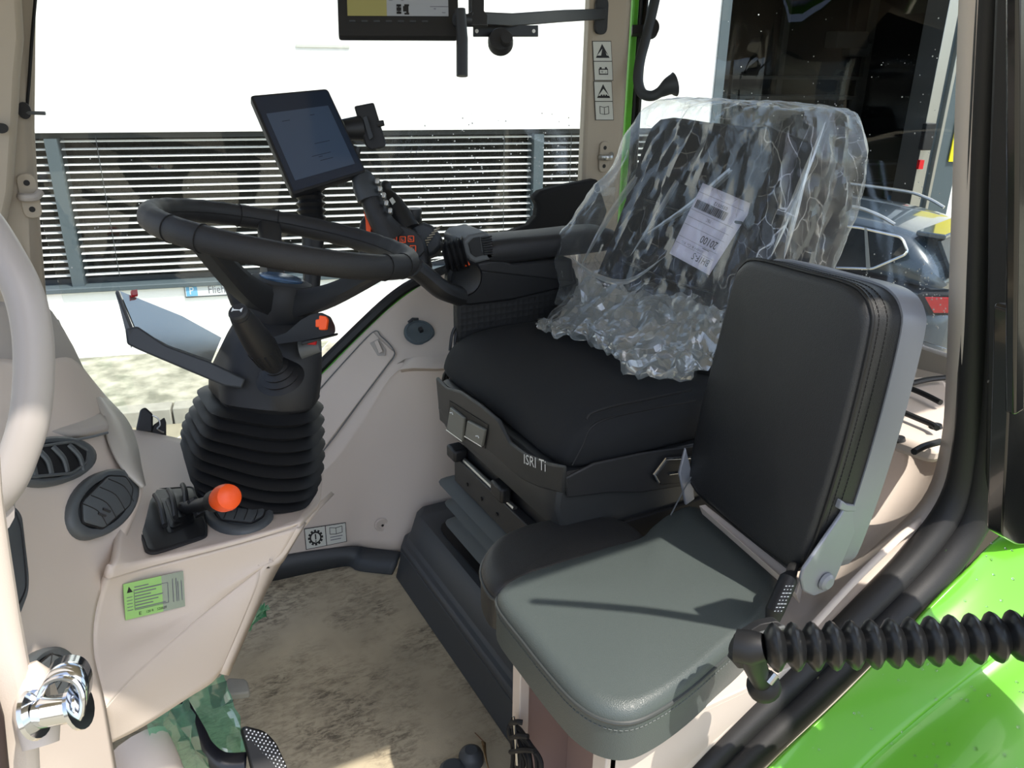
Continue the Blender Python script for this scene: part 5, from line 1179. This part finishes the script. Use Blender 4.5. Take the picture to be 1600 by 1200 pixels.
obj('bellows_tray', plate(rounded([A(.672, 1.60, .171), A(.672, 1.00, .171), A(1.1, 1.00, .171), A(1.1, 1.60, .171)], .05, 4), A(0, 0, .003)), M['ink'], ds, smooth=False)
# ---------------- clear wrap over the backrest
pw = thing('plastic_cover', 'crumpled clear plastic cover pulled over the driver seat backrest with a paper label', 'plastic cover', A(1.1, 1.27, .71))
def loopat(k):
    """(far back, far front, front mids, near front, near back) at level k, 0 top"""
    L = [  # z, xf_far, xf_mid, xf_near, xb, y_far, y_near
        (1.175, 1.25, 1.22, 1.21, 1.27, 1.40, 1.10),
        (1.165, 1.17, 1.15, 1.14, 1.31, 1.48, 1.05),
        (1.10, 1.13, 1.12, 1.11, 1.33, 1.52, 1.025),
        (1.00, 1.07, 1.08, 1.075, 1.31, 1.53, 1.015),
        (.90, .99, 1.03, 1.04, 1.28, 1.54, 1.01),
        (.83, .955, 1.00, 1.02, 1.26, 1.54, 1.00),
        (.77, .975, .97, 1.00, 1.24, 1.53, 1.00),
        (.735, .95, .93, .97, 1.22, 1.50, 1.00)]
    return L[k]
LR = []
for k in range(8):
    z, a, b2, c2_, xb_, yf, yn = loopat(k); LR.append([A(xb_, yf-.03, z), A((a+xb_)/2, yf, z), A(a, yf-.01, z), A(a*.6+b2*.4, yf-.13, z), A(b2, 1.27, z), A(c2_*.6+b2*.4, yn+.12, z), A(c2_, yn+.01, z), A((c2_+xb_)/2, yn, z), A(xb_, yn+.03, z), A(xb_+.01, 1.27, z)])
LR = [crm(l, 14, True) for l in LR]; LR = [list(x) for x in zip(*[crm(list(col), 9) for col in zip(*LR)])]
# top cap and skirt
capc = A(1.245, 1.25, 1.178); LR = [[capc+(p-capc)*s+A(0, 0, .0) for p in LR[0]] for s in (.02, .5)]+LR
_vn = {}
def vnoise(p, f, seed):
    """cheap smooth pseudo-noise built from sines"""
    if seed not in _vn: r = np.random.default_rng(seed); _vn[seed] = (r.normal(size=(5, 3)), r.uniform(0, 6.28, 5))
    K_, ph = _vn[seed]; return float(np.sin(K_@p*f+ph).sum())/5
def crumple(p, amp, f):
    n1 = abs(vnoise(p, f, 3)); n2 = abs(vnoise(p, f*2.3, 5)); n3 = abs(vnoise(p, f*4, 9)); return amp*(1-2.2*n1)+amp*.6*(1-2.2*n2)+amp*.35*(1-2.2*n3)
def crumpled(name, rings, amp, f, m, parent, closed=True, ang=22):
    R = []; cc = sum(sum(r)/len(r) for r in rings)/len(rings)
    for r in rings:
        c = sum(r)/len(r); q = []
        for p in r:
            d = p-c; L_ = np.linalg.norm(d); q.append(p+(d/L_ if L_ > 1e-4 else A(0, 0, 1))*crumple(p*A(1, 1, .6), amp, f)+A(0, 0, crumple(p+7, amp*.5, f)))
        R.append(q)
    return obj(name, loft(R, False, closed), m, parent, recalc=False, ang=ang)
crumpled('sheet', LR, .009, 24, M['wrap'], pw, ang=14)
# pulled folds: thin ridges from the top corners down to the label
def fold(pxs, d, w_=.003):
    p = crm([U(x, y, d=dd) for (x, y), dd in zip(pxs, d)], 5); n = nrm(CAM-p[0]); side = nrm(np.cross(p[-1]-p[0], n)); m_ = len(p); R = []
    for i, q in enumerate(p):
        k = math.sin(math.pi*min(max(i/(m_-1), .02), .98)); R.append([q-side*w_*k*1.6, q-side*w_*.4*k+n*w_*1.3*k, q+side*w_*.5*k+n*.2*w_, q+side*w_*1.4*k])
    return obj('fold', loft(R, False, False), M['wrapbunch'], pw, recalc=False, ang=20)
fold([(1222, 205), (1150, 260), (1080, 320), (1010, 365)], [1.50, 1.55, 1.60, 1.66], 0.005)
fold([(1290, 190), (1262, 260), (1230, 340), (1205, 400)], [1.44, 1.43, 1.42, 1.41], 0.004)
fold([(1050, 210), (1000, 270), (950, 340), (905, 420)], [1.78, 1.78, 1.78, 1.80], 0.005)
fold([(1100, 215), (1060, 280), (1030, 330), (985, 400)], [1.70, 1.70, 1.70, 1.72], 0.004)
fold([(890, 400), (930, 430), (980, 440), (1040, 400)], [1.76, 1.70, 1.64, 1.60], 0.004)
fold([(1270, 230), (1250, 300), (1235, 360), (1225, 405)], [1.42, 1.42, 1.42, 1.42], 0.004)
# skirt bunched on the cushion
sk0 = [(905, 440, .80), (960, 460, .80), (1020, 470, .80), (1070, 480, .80), (1120, 500, .80), (1150, 520, .80)]
sk1 = [(885, 490, .745), (930, 500, .76), (985, 510, .77), (1040, 525, .77), (1090, 545, .77), (1120, 560, .76)]
sk2 = [(862, 512, .715), (905, 522, .735), (960, 535, .745), (1010, 550, .745), (1060, 575, .745), (1100, 588, .74)]
sk3 = [(840, 517, .708), (872, 533, .712), (920, 547, .716), (962, 570, .722), (1010, 590, .728), (1088, 600, .725)]
sk4 = [(846, 529, .705), (885, 542, .706), (934, 553, .706), (958, 578, .708), (1005, 606, .708), (1082, 610, .708)]
g = pgrid([[U(x, y, Z=z) for x, y, z in s] for s in (sk0, sk1, sk2, sk3, sk4)], 9, 9)
v = [tuple(A(*p)+A(crumple(A(*p), .007, 30), crumple(A(*p)+3, .007, 30), abs(crumple(A(*p)+5, .016, 26)))) for p in g[0]]
obj('bunched_skirt', (v, g[1]), M['wrapbunch'], pw, recalc=False, ang=15)
v = [tuple(A(*p)+A(crumple(A(*p)+11, .009, 24), crumple(A(*p)+13, .009, 24), .012+abs(crumple(A(*p)+15, .02, 20)))) for p in g[0]]
obj('bunched_skirt', (v, [f for f in g[1] if True]), M['wrap'], pw, recalc=False, ang=15)
# paper label
lc = U(1108, 357, d=1.55); lnn = nrm(A(-.80, -.45, .40)); LP_ = (lc, lnn)
cr4 = [U(x, y, pl=LP_) for x, y in [(1178, 320), (1098, 286), (1046, 396), (1108, 430)]]
# reading direction runs from the upper right corner to the upper left corner (the sheet hangs upside down)
Q = Quad(cr4[0], cr4[1], cr4[2], cr4[3]); Q.n = lnn if np.dot(lnn, CAM-lc) > 0 else -lnn
gp_ = []
for i in range(9):
    for j in range(7): gp_.append(Q.pt(j/6, i/8, .004*math.sin(i*.9)*math.sin(j/6*3.14)))
lb = obj('paper_label', geo(gp_, [(i*7+j, i*7+j+1, i*7+j+8, i*7+j+7) for i in range(8) for j in range(6)]), M['labelpaper'], pw, sol=.0006, recalc=False)
lb['label'] = 'white printed paper label with barcode'
hh = .0055
obj('large_number', Q.text('20100', .16, .60, .52, .70, hh), M['ink'], lb, smooth=False)
obj('code_line', Q.text('BH1F-S', .12, .84, .50, .93, hh), M['ink'], lb, smooth=False)
obj('serial_number', Q.text('0350512', .35, .16, .62, .205, hh), M['ink'], lb, smooth=False)
bars = []; x = .30
rb = random.Random(4)
while x < .93:
    w_ = rb.choice((.006, .010, .016)); bars.append(Q.rect(x, .22, x+w_, .33, hh-.0005, hh)); x += w_+rb.choice((.006, .010))
obj('barcode', join(*bars), M['ink'], lb, smooth=False)
obj('ruled_line', join(*[Q.rect(.08, y, .97, y+.004, hh-.0005, hh) for y in (.12, .36, .46, .56, .73, .82)]), M['inkgrey'], lb, smooth=False)
obj('small_print', join(Q.text('TBC', .50, .39, .60, .43, hh), Q.text('GmbH & Co. KG', .34, .775, .85, .81, hh), Q.rect(.25, .742, .40, .752, hh-.0005, hh)), M['inkgrey'], lb, smooth=False)

# ================================================================== ARMREST CONSOLE
ac = thing('armrest_console', 'black armrest console with padded rest, control lever and orange-lit keypad', 'armrest', A(.85, 1.56, .60))
def ybox(name, xs, y0, y1, m, par=ac, bevel=.006): # xs: list of (px,py) outline traced on plane y0
    return obj(name, plate([U(x, y, Y=y0) for x, y in xs], A(0, y1-y0, 0)), m, par, bevel=bevel)
ap_ = ysec([(.785, .842), (.770, .862), (.790, .884), (.83, .889), (.95, .888), (1.10, .888), (1.12, .866), (1.10, .838), (.95, .836), (.84, .834)], [1.515, 1.522, 1.535, 1.60, 1.615, 1.62], [(.97, .6), (.99, .9), (1, 1), (1, 1), (.99, .9), (.97, .6)], 'armrest_pad', M['black2'], ac)
ybox('side_trim', [(741, 412), (783, 404), (800, 412), (895, 404), (898, 442), (740, 424)], 1.520, 1.615, M['black2'])
ybox('lower_body', [(738, 422), (898, 418), (905, 445), (800, 470), (735, 478), (700, 472), (716, 455), (728, 440)], 1.522, 1.60, M['black'])
ybox('support_panel', [(716, 476), (758, 470), (768, 458), (905, 434), (912, 560), (850, 520), (730, 530), (717, 540)], 1.528, 1.56, M['dimple'])
obj('recliner_lever', tube([U(850, 505, d=1.80), U(868, 492, d=1.80), U(886, 478, d=1.82)], [.008, .010, .008], 10), M['rubber'], ac)
# control head in front of the pad
hc_ = ybox('control_head', [(723, 378), (733, 368), (760, 362), (770, 372), (768, 392), (776, 404), (744, 412), (735, 408), (725, 396)], 1.515, 1.62, M['grey'], bevel=.006)
ybox('dark_display', [(732, 380), (740, 372), (750, 370), (753, 392), (758, 398), (744, 402), (736, 396)], 1.512, 1.514, M['black2'], hc_, .001)
for k in range(8):
    a = U(752+k*.6, 372+k*3.6, Y=1.511); b_ = U(768+k*.2, 369+k*3.9, Y=1.511); obj('scroll_rib', tube([a, b_], .0022, 6), M['black'], hc_)
# cable joint
RR = []; pts = []
for k in range(9): pts.append(U(694+k*4.2, 402-k*1.0, d=1.70)); RR.append(.036 if k % 2 == 0 else .028)
obj('joint_bellows', tube(pts, RR, 20), M['rubber'], ac, ang=60)
obj('joint_disc', disc(U(722, 432, Y=1.535), A(.042, 0, 0), A(0, 0, .042), .02, A(0, -1, 0), 28, [(1, 0), (1, .7), (.85, 1), (.7, .8)]), M['rubber'], ac)
obj('orange_tab', tube([U(728, 409, Y=1.51), U(730, 415, Y=1.508)], [.0045, .0065], 10), M['orange'], ac)
obj('swing_arm', tube(crm([U(648, 418, d=1.62), U(668, 434, d=1.64), U(690, 452, d=1.66), U(716, 462, d=1.70)], 5), [.030]*16, 12, flat=.7), M['black'], ac)
# keypad module
def dpl(pxs, d, th, name, m, par=ac, bevel=.004):
    q = [U(x, y, d=d) for x, y in pxs]; return obj(name, plate(q, CF*th), m, par, bevel=bevel)
km = dpl([(572, 330), (590, 352), (618, 352), (645, 360), (660, 366), (665, 384), (668, 400), (672, 412), (640, 430), (600, 420), (560, 400), (556, 372), (562, 345)], 1.69, .09, 'control_module', M['black2'], bevel=.01)
dpl([(597, 357), (602, 350), (628, 352), (648, 360), (660, 372), (664, 392), (655, 402), (620, 390), (598, 378)], 1.682, .008, 'keypad_face', M['black2'], bevel=.003)
for k, (x, y) in enumerate(((615, 372), (629, 374), (642, 373), (645, 388), (632, 388))):
    kb = dpl([(x-5, y-5), (x+5, y-5), (x+5, y+5), (x-5, y+5)], 1.676, .006, 'key_button', M['orange'], km, .001)
    dpl([(x-3.6, y-3.6), (x+3.6, y-3.6), (x+3.6, y+3.6), (x-3.6, y+3.6)], 1.6755, .001, 'key_cap', M['black2'], km, 0)
    dpl([(x-2, y+2), (x+2, y+2), (x+2, y+1), (x-1, y+1), (x-1, y-2), (x-2, y-2)], 1.6745, .0006, 'key_symbol', M['orange'], km, 0)
dpl([(596, 366), (605, 367), (606, 374), (597, 374)], 1.676, .006, 'grey_key', M['sticker'], km, .001)
dpl([(568, 328), (574, 342), (580, 356), (578, 364), (572, 362), (571, 345)], 1.682, .01, 'orange_strip', M['orange'], km, .001)
# thumb joystick handle
jp = crm([U(612, 372, d=1.70), U(598, 350, d=1.69), U(586, 326, d=1.685), (U(576, 300, d=1.685)), U(570, 284, d=1.69), U(568, 276, d=1.69)], 5)
jr = list(np.interp(np.linspace(0, 5, len(jp)), range(6), [.045, .032, .029, .028, .022, .008]))
jh = obj('control_lever', tube(jp, jr, 18, flat=.8), M['black2'], ac)
obj('lever_top', tube(crm([U(577, 312, d=1.672), U(570, 292, d=1.672), U(568, 278, d=1.68), U(569, 272, d=1.69)], 4), [.027]*5+[.026]*4+[.021]*2+[.012]*2, 16, flat=.8), M['dkgrey'], jh)
for x, y in ((592, 284), (596, 296), (602, 306), (606, 318), (612, 330)): obj('lever_button', box(U(x-2, y, d=1.665), CR*.004, CU*.006, CF*.008), M['silver'], jh, bevel=.002)
# small joystick, dial, scroll wheel
sj = obj('mini_joystick', tube(crm([U(636, 360, d=1.74), U(625, 338, d=1.74), U(614, 316, d=1.74), U(605, 300, d=1.74), U(603, 288, d=1.74), U(603, 283, d=1.74)], 4), list(np.interp(np.linspace(0, 5, 21), range(6), [.030, .026, .020, .011, .012, .006])), 16), M['rubber'], ac)
dpl([(608, 312), (613, 308), (618, 315), (613, 320)], 1.708, .003, 'joystick_label', M['sticker'], sj, 0)
dk = U(645, 345, d=1.78); obj('dial', disc(dk, A(.018, 0, 0), A(0, .018, 0), .028, nrm(A(.1, -.1, 1)), 24, [(1.12, 0), (1.12, .2), (1, .22), (1, .9), (.9, 1)]), M['black'], ac)
dpl([(640, 352), (662, 346), (676, 352), (690, 368), (690, 385), (680, 396), (664, 402), (652, 375)], 1.745, .05, 'scroll_housing', M['dkgrey'], ac, .008)
for k in range(11):
    t = k/10; x = 687-26*math.sin(t*1.5); y = 358+40*t
    obj('scroll_rib', tube([U(x-5, y-2, d=1.738), U(x+4, y-5+3*t, d=1.738)], .0018, 6), M['silver'], ac)
# dark panel behind the armrest
tag(obj('side_bracket_panel', plate([U(x, y, Y=1.90) for x, y in [(790, 366), (828, 352), (840, 338), (842, 322), (835, 310), (846, 299), (880, 290), (935, 280), (950, 330), (935, 372)]], A(0, .035, 0)), M['cord'], None, bevel=.008), 'flat black bracket panel behind the armrest against the pillar', 'panel')

# ================================================================== PASSENGER SEAT
ps = thing('passenger_seat', 'dark leather fold-up passenger seat with stitched cushion and steel-backed backrest', 'seat', A(.66, .76, 0))
ZT = .485
def zout(l, z=ZT): return [U(x, y, Z=z) for x, y in l]
cush = [(777, 938), (790, 912), (838, 892), (895, 874), (950, 856), (1000, 842), (1022, 822), (1050, 802), (1092, 792), (1160, 850), (1218, 905), (1212, 935), (1190, 965), (1162, 995), (1128, 1024), (1080, 1066), (1030, 1100), (985, 1118), (940, 1112), (900, 1088), (862, 1048), (820, 996)]
co_ = crm(zout(cush), 4, True)
cs_ = obj('seat_cushion', pad([p-A(0, 0, .075) for p in co_], A(0, 0, 1), .085, .022, .010, 6, 6), M['leather'], ps, ang=80)
obj('piping', tube(crm([p+A(0, 0, -.012) for p in co_], 1, True), .0032, 8, closed=True), M['piping'], cs_)
def stitches(loop, step, off, par, m=M['thread'], ln=.0045, r=.0007):
    gs = []; acc = 0
    cen = sum(loop)/len(loop)
    for i in range(len(loop)):
        a, b_ = loop[i], loop[(i+1) % len(loop)]; L_ = np.linalg.norm(b_-a); t = step-acc
        while t < L_:
            p = a+(b_-a)*t/L_; d = (b_-a)/L_; gs.append(tube([p-d*ln/2, p+d*ln/2], r, 4)); t += step
        acc = (acc+L_) % step
    o = obj('stitching', join(*gs), m, par); o['kind'] = 'stuff'; return o
ccn = sum(co_)/len(co_)
stitches([ccn+(p-ccn)*1.003+A(0, 0, -.024) for p in co_], .007, 0, cs_, mat('grey_thread', (96, 100, 98), .8))
scu = [(751, 880), (765, 848), (800, 826), (860, 810), (920, 804), (968, 808), (1000, 824), (1010, 842), (985, 856), (930, 872), (870, 890), (820, 906), (785, 922), (764, 915)]
so2 = crm(zout(scu), 4, True)
sc3 = obj('side_cushion', pad([p-A(0, 0, .075) for p in so2], A(0, 0, 1), .082, .026, .006, 6, 5), M['leather2'], ps, ang=80)
obj('piping', tube([p+A(0, 0, -.018) for p in so2], .003, 8, closed=True), M['piping'], sc3)
# base frame
y0, y1, x0, x1 = .63, .885, .505, .86
obj('side_plate', abox(x0, x1, y1-.010, y1, .0, .405), M['cavity_shade'], ps, bevel=.002)
obj('side_plate', abox(x0, x1, y0+.0, y0+.012, .0, .405), M['beige'], ps, bevel=.002)
obj('back_plate', abox(x0+.10, x0+.112, y0+.01, y1-.01, .0, .405), M['cavity_shade'], ps, bevel=.001)
obj('front_frame', join(abox(x0-.006, x0+.012, y1-.025, y1, 0, .405), abox(x0-.006, x0+.012, y0, y0+.03, 0, .405), abox(x0-.006, x0+.012, y0+.03, y1-.025, .38, .405)), M['beige'], ps, bevel=.002)
obj('seat_pan', abox(x0, x1+.02, y0, y1, .402, .412), M['beige'], ps, bevel=.002)
obj('hinge_plate', plate([U(x, y, d=d) for x, y, d in [(1092, 790, 1.40), (1102, 788, 1.40), (1250, 905, 1.20), (1245, 930, 1.20), (1225, 905, 1.21)]], A(.01, 0, -.02)), M['beige'], ps, bevel=.001)
# backrest
BA, BD, BB = U(1145, 420, Y=.95), U(1080, 740, Y=.95), U(1235, 885, Y=.67)
BP = plane3(BA, BD, BB); bn_ = BP[1] if BP[1][0] < 0 else -BP[1]
bo_ = [U(x, y, pl=BP) for x, y in [(1141, 440), (1152, 415), (1175, 405), (1250, 424), (1310, 440), (1338, 456), (1352, 482), (1352, 520), (1325, 640), (1292, 760), (1258, 862), (1245, 884), (1228, 888), (1170, 846), (1100, 786), (1078, 762), (1072, 735), (1088, 650), (1115, 540)]]
bo2 = crm(bo_, 4, True)
TH = .062
bkp = obj('backrest', pad([p-bn_*TH for p in bo2], bn_, TH, .016, .010, 6, 6), M['leather2'], ps, ang=80)
obj('piping', tube([p-bn_*.010 for p in bo2], .003, 8, closed=True), mat('dark_piping', (22, 22, 22), .5), bkp)
bc = sum(bo2)/len(bo2)
for k in (.020, .034): stitches([bc+(p-bc)*1.002-bn_*k for p in bo2], .006, 0, bkp)
bs_ = [bc+(p-bc)*1.015 for p in bo2]
obj('steel_back', loft([[p-bn_*(TH-.004) for p in bs_], [p-bn_*(TH+.012) for p in bs_], [bc+(p-bc)*.985-bn_*(TH+.040) for p in bs_], [bc+(p-bc)*.93-bn_*(TH+.048) for p in bs_]]), M['metalgrey'], ps, ang=40)
bpl = (U(1290, 870, Y=.628), A(0, 1, 0))
bk_ = obj('side_bracket', plate(rounded([U(x, y, Y=.632) for x, y in [(1252, 905), (1256, 890), (1314, 806), (1320, 795), (1342, 797), (1345, 802), (1335, 835), (1306, 905), (1296, 922), (1272, 932), (1256, 924)]], .004), A(0, .006, 0)), M['metalgrey'], ps, bevel=.002)
obj('bracket_fold', plate([U(x, y, Y=.631) for x, y in [(1316, 782), (1324, 788), (1341, 790), (1345, 800), (1322, 800), (1312, 796)]], A(0, .03, 0)), M['metalgrey'], bk_, bevel=.002)
obj('pivot_cap', disc(U(1290, 908, Y=.630), A(.014, 0, 0), A(0, 0, .014), .008, A(0, -1, 0), 24, [(1, 0), (.92, .6), (.6, 1)]), M['metalgrey'], bk_)
obj('far_bracket', plate([U(x, y, Y=.955) for x, y in [(1062, 740), (1072, 700), (1082, 740), (1086, 780), (1072, 790)]], A(0, .006, 0)), M['metalgrey'], ps, bevel=.002)
obj('thin_cable', tube(crm(D([(1080, 745, 1.42), (1066, 770, 1.43), (1048, 805, 1.43)]), 4), .0014, 6), M['grey'], ps)
# belt buckle
bk0, bk1 = U(1210, 955, d=1.13), U(1232, 905, d=1.15)
bb_ = thing('seat_belt_buckle', 'small black belt stalk with white printed tag beside the passenger cushion', 'buckle', bk0)
obj('stalk', tube([U(1203, 985, d=1.14), bk0, bk1, U(1236, 898, d=1.16)], [.007, .013, .013, .008], 14), M['black'], bb_)
obj('webbing', tube(crm([U(1236, 898, d=1.155), U(1240, 885, d=1.165), U(1248, 880, d=1.18), U(1262, 872, d=1.2)], 4), .008, 8, flat=.4), M['cord'], bb_)
q_ = [bk0+CR*-.008-CF*.0145, bk0+CR*.008-CF*.0145, bk1+CR*.008-CF*.0145, bk1-CR*.008-CF*.0145]; Q = Quad(*q_); Q.n = -CF
obj('printed_tag', join(*[Q.rect(.08+.28*i, .08+.11*k, .08+.28*i+.10+.12*((k*7+i*3) % 3)/2, .11+.11*k, 0, .0005) for k in range(8) for i in range(3)]), M['white'], bb_, smooth=False)

# ================================================================== DOOR STRUT
gs_ = thing('door_strut', 'black ribbed rubber-sleeved door strut crossing the sill towards the right edge', 'strut', U(1165, 1040, d=1.0))
a_, b_ = U(1196, 1012, d=.96), U(1640, 984, d=.91); b_ = a_+(b_-a_)*1.357; RR, pts = [], []
n_ = 19; L_ = np.linalg.norm(b_-a_)
for k in range(n_*6+1):
    t = k/(n_*6); pts.append(a_+(b_-a_)*t-A(0, 0, .006*math.sin(t*3.14))); RR.append(.0175+.0115*abs(math.sin(math.pi*k/6))**1.3)
bo3 = obj('ribbed_sleeve', tube(pts, RR, 28), mat('glossy_rubber', (26, 27, 28), .28), gs_, ang=50)
obj('end_fitting', tube([a_+CF*.004, U(1175, 1012, d=.97), U(1150, 1008, d=.98), U(1146, 1006, d=.98)], [.016, .021, .020, .012], 18), M['rubber'], gs_)
obj('end_cap', tube([U(1170, 1000, d=1.0), U(1162, 1030, d=1.0), U(1165, 1036, d=1.0)], [.019, .020, .012], 16), M['rubber'], gs_)
obj('socket', tube(crm([U(1172, 1015, d=.975), U(1180, 1040, d=1.0), U(1190, 1064, d=1.035), U(1195, 1076, d=1.05)], 4), list(np.linspace(.017, .013, 9))+[.021, .022, .022, .015], 18), M['rubber'], gs_)
obj('mount_block', plate(rounded([U(x, y, d=1.01) for x, y in [(1152, 998), (1188, 975), (1215, 970), (1232, 985), (1210, 1000), (1168, 1004)]], .004), CF*.02), M['black2'], gs_, bevel=.004)
obj('mount_edge', tube([U(1168, 1001, d=1.0), U(1190, 990, d=1.0), U(1226, 980, d=1.0)], .003, 8), M['grey'], gs_)
obj('ball_stud', tube([U(1200, 1066, d=1.01), U(1211, 1052, d=1.01)], .006, 10), M['silver'], gs_)
# cord bundle hanging at the seat base
cbn = thing('cord_bundle', 'tangled black cord net bundle hanging at the passenger seat base', 'cord', U(820, 1195, X=.485))
top_c = U(803, 1122, X=.488)
for k in range(9):
    sp = (k-4)/4; p = [top_c+A(0, 0, -.002*k), U(806+sp*8, 1140, X=.484)+A(-.004*abs(sp), 0, 0), U(815+sp*16, 1165, X=.482), U(820+sp*20+(k % 3)*3, 1190, X=.482), U(822+sp*22, 1225, X=.482)]
    obj('cord', tube(crm([A(*q)+rng.normal(0, .002, 3) for q in p], 5), .0038, 7), M['cord'], cbn)
for y, w_ in ((1128, 9), (1150, 13), (1172, 19)):
    obj('wrap_turn', tube(crm([U(806+(y-1122)*.22-w_, y+3, X=.478), U(806+(y-1122)*.22, y, X=.472), U(806+(y-1122)*.22+w_, y+1, X=.478)], 4), .0042, 7), M['cord'], cbn)
obj('metal_pin', tube([U(803, 1120, X=.476), U(806, 1160, X=.474), U(808, 1195, X=.474)], .0022, 8), M['silver'], cbn)

# ================================================================== WATER DROPS
def drops(name, label, samp, m, par=None):
    gs = []
    for p, n, r in samp:
        u_ = nrm(np.cross(n, A(.3, .2, .9))); v_ = np.cross(n, u_); gs.append(disc(p, u_*r, v_*r, r*.6, n, 8, [(1, 0), (.85, .6), (.4, 1)]))
    o = obj(name, join(*gs), m, par); o['kind'] = 'stuff'; o['label'] = label; o['category'] = 'water drops'; return o
S = []
for k in range(300):
    x, y = rng.uniform(640, 925), rng.normal(285, 75)
    if 175 < y < 430: S.append((U(x, y, Y=1.972), A(0, -1, 0), rng.uniform(.0010, .0026)))
for k in range(40):
    x, y = rng.uniform(90, 640), rng.uniform(200, 440); S.append((U(x, y, Y=1.972), A(0, -1, 0), rng.uniform(.0008, .0016)))
drops('water_drops', 'bright water drops scattered on the right side window', S, mat('painted_glint_drop', (250, 252, 252), .15, spec=.8))  # opaque white: light refracted by the drops is painted into their colour
S = []
for k in range(130):
    x, y = rng.uniform(1345, 1478), rng.normal(480, 50)
    if 380 < y < 565: S.append((U(x, y, X=1.792), A(-1, 0, 0), rng.uniform(.0010, .0024)))
for k in range(70):
    x, y = rng.uniform(1120, 1480), rng.uniform(20, 330); S.append((U(x, y, X=1.792), A(-1, 0, 0), rng.uniform(.0010, .002)))
drops('water_drops', 'bright water drops scattered on the rear window', S, bpy.data.materials['painted_glint_drop'])
_bvg = bvh([pgrid(fr_, 5, 5)]); S = []
for k in range(150):
    x, y = rng.uniform(1180, 1600), rng.uniform(830, 1200); d_ = nrm(ray(x, y)); h = _bvg.ray_cast(Vector(CAM), Vector(d_))
    if h[0] is None: continue
    n = A(*h[1]); n = n if n[2] > 0 else -n; S.append((A(*h[0])+n*.0002, n, rng.uniform(.0010, .0030)))
drops('water_drops', 'clear water drops beaded on the green fender', S, M['drop'])
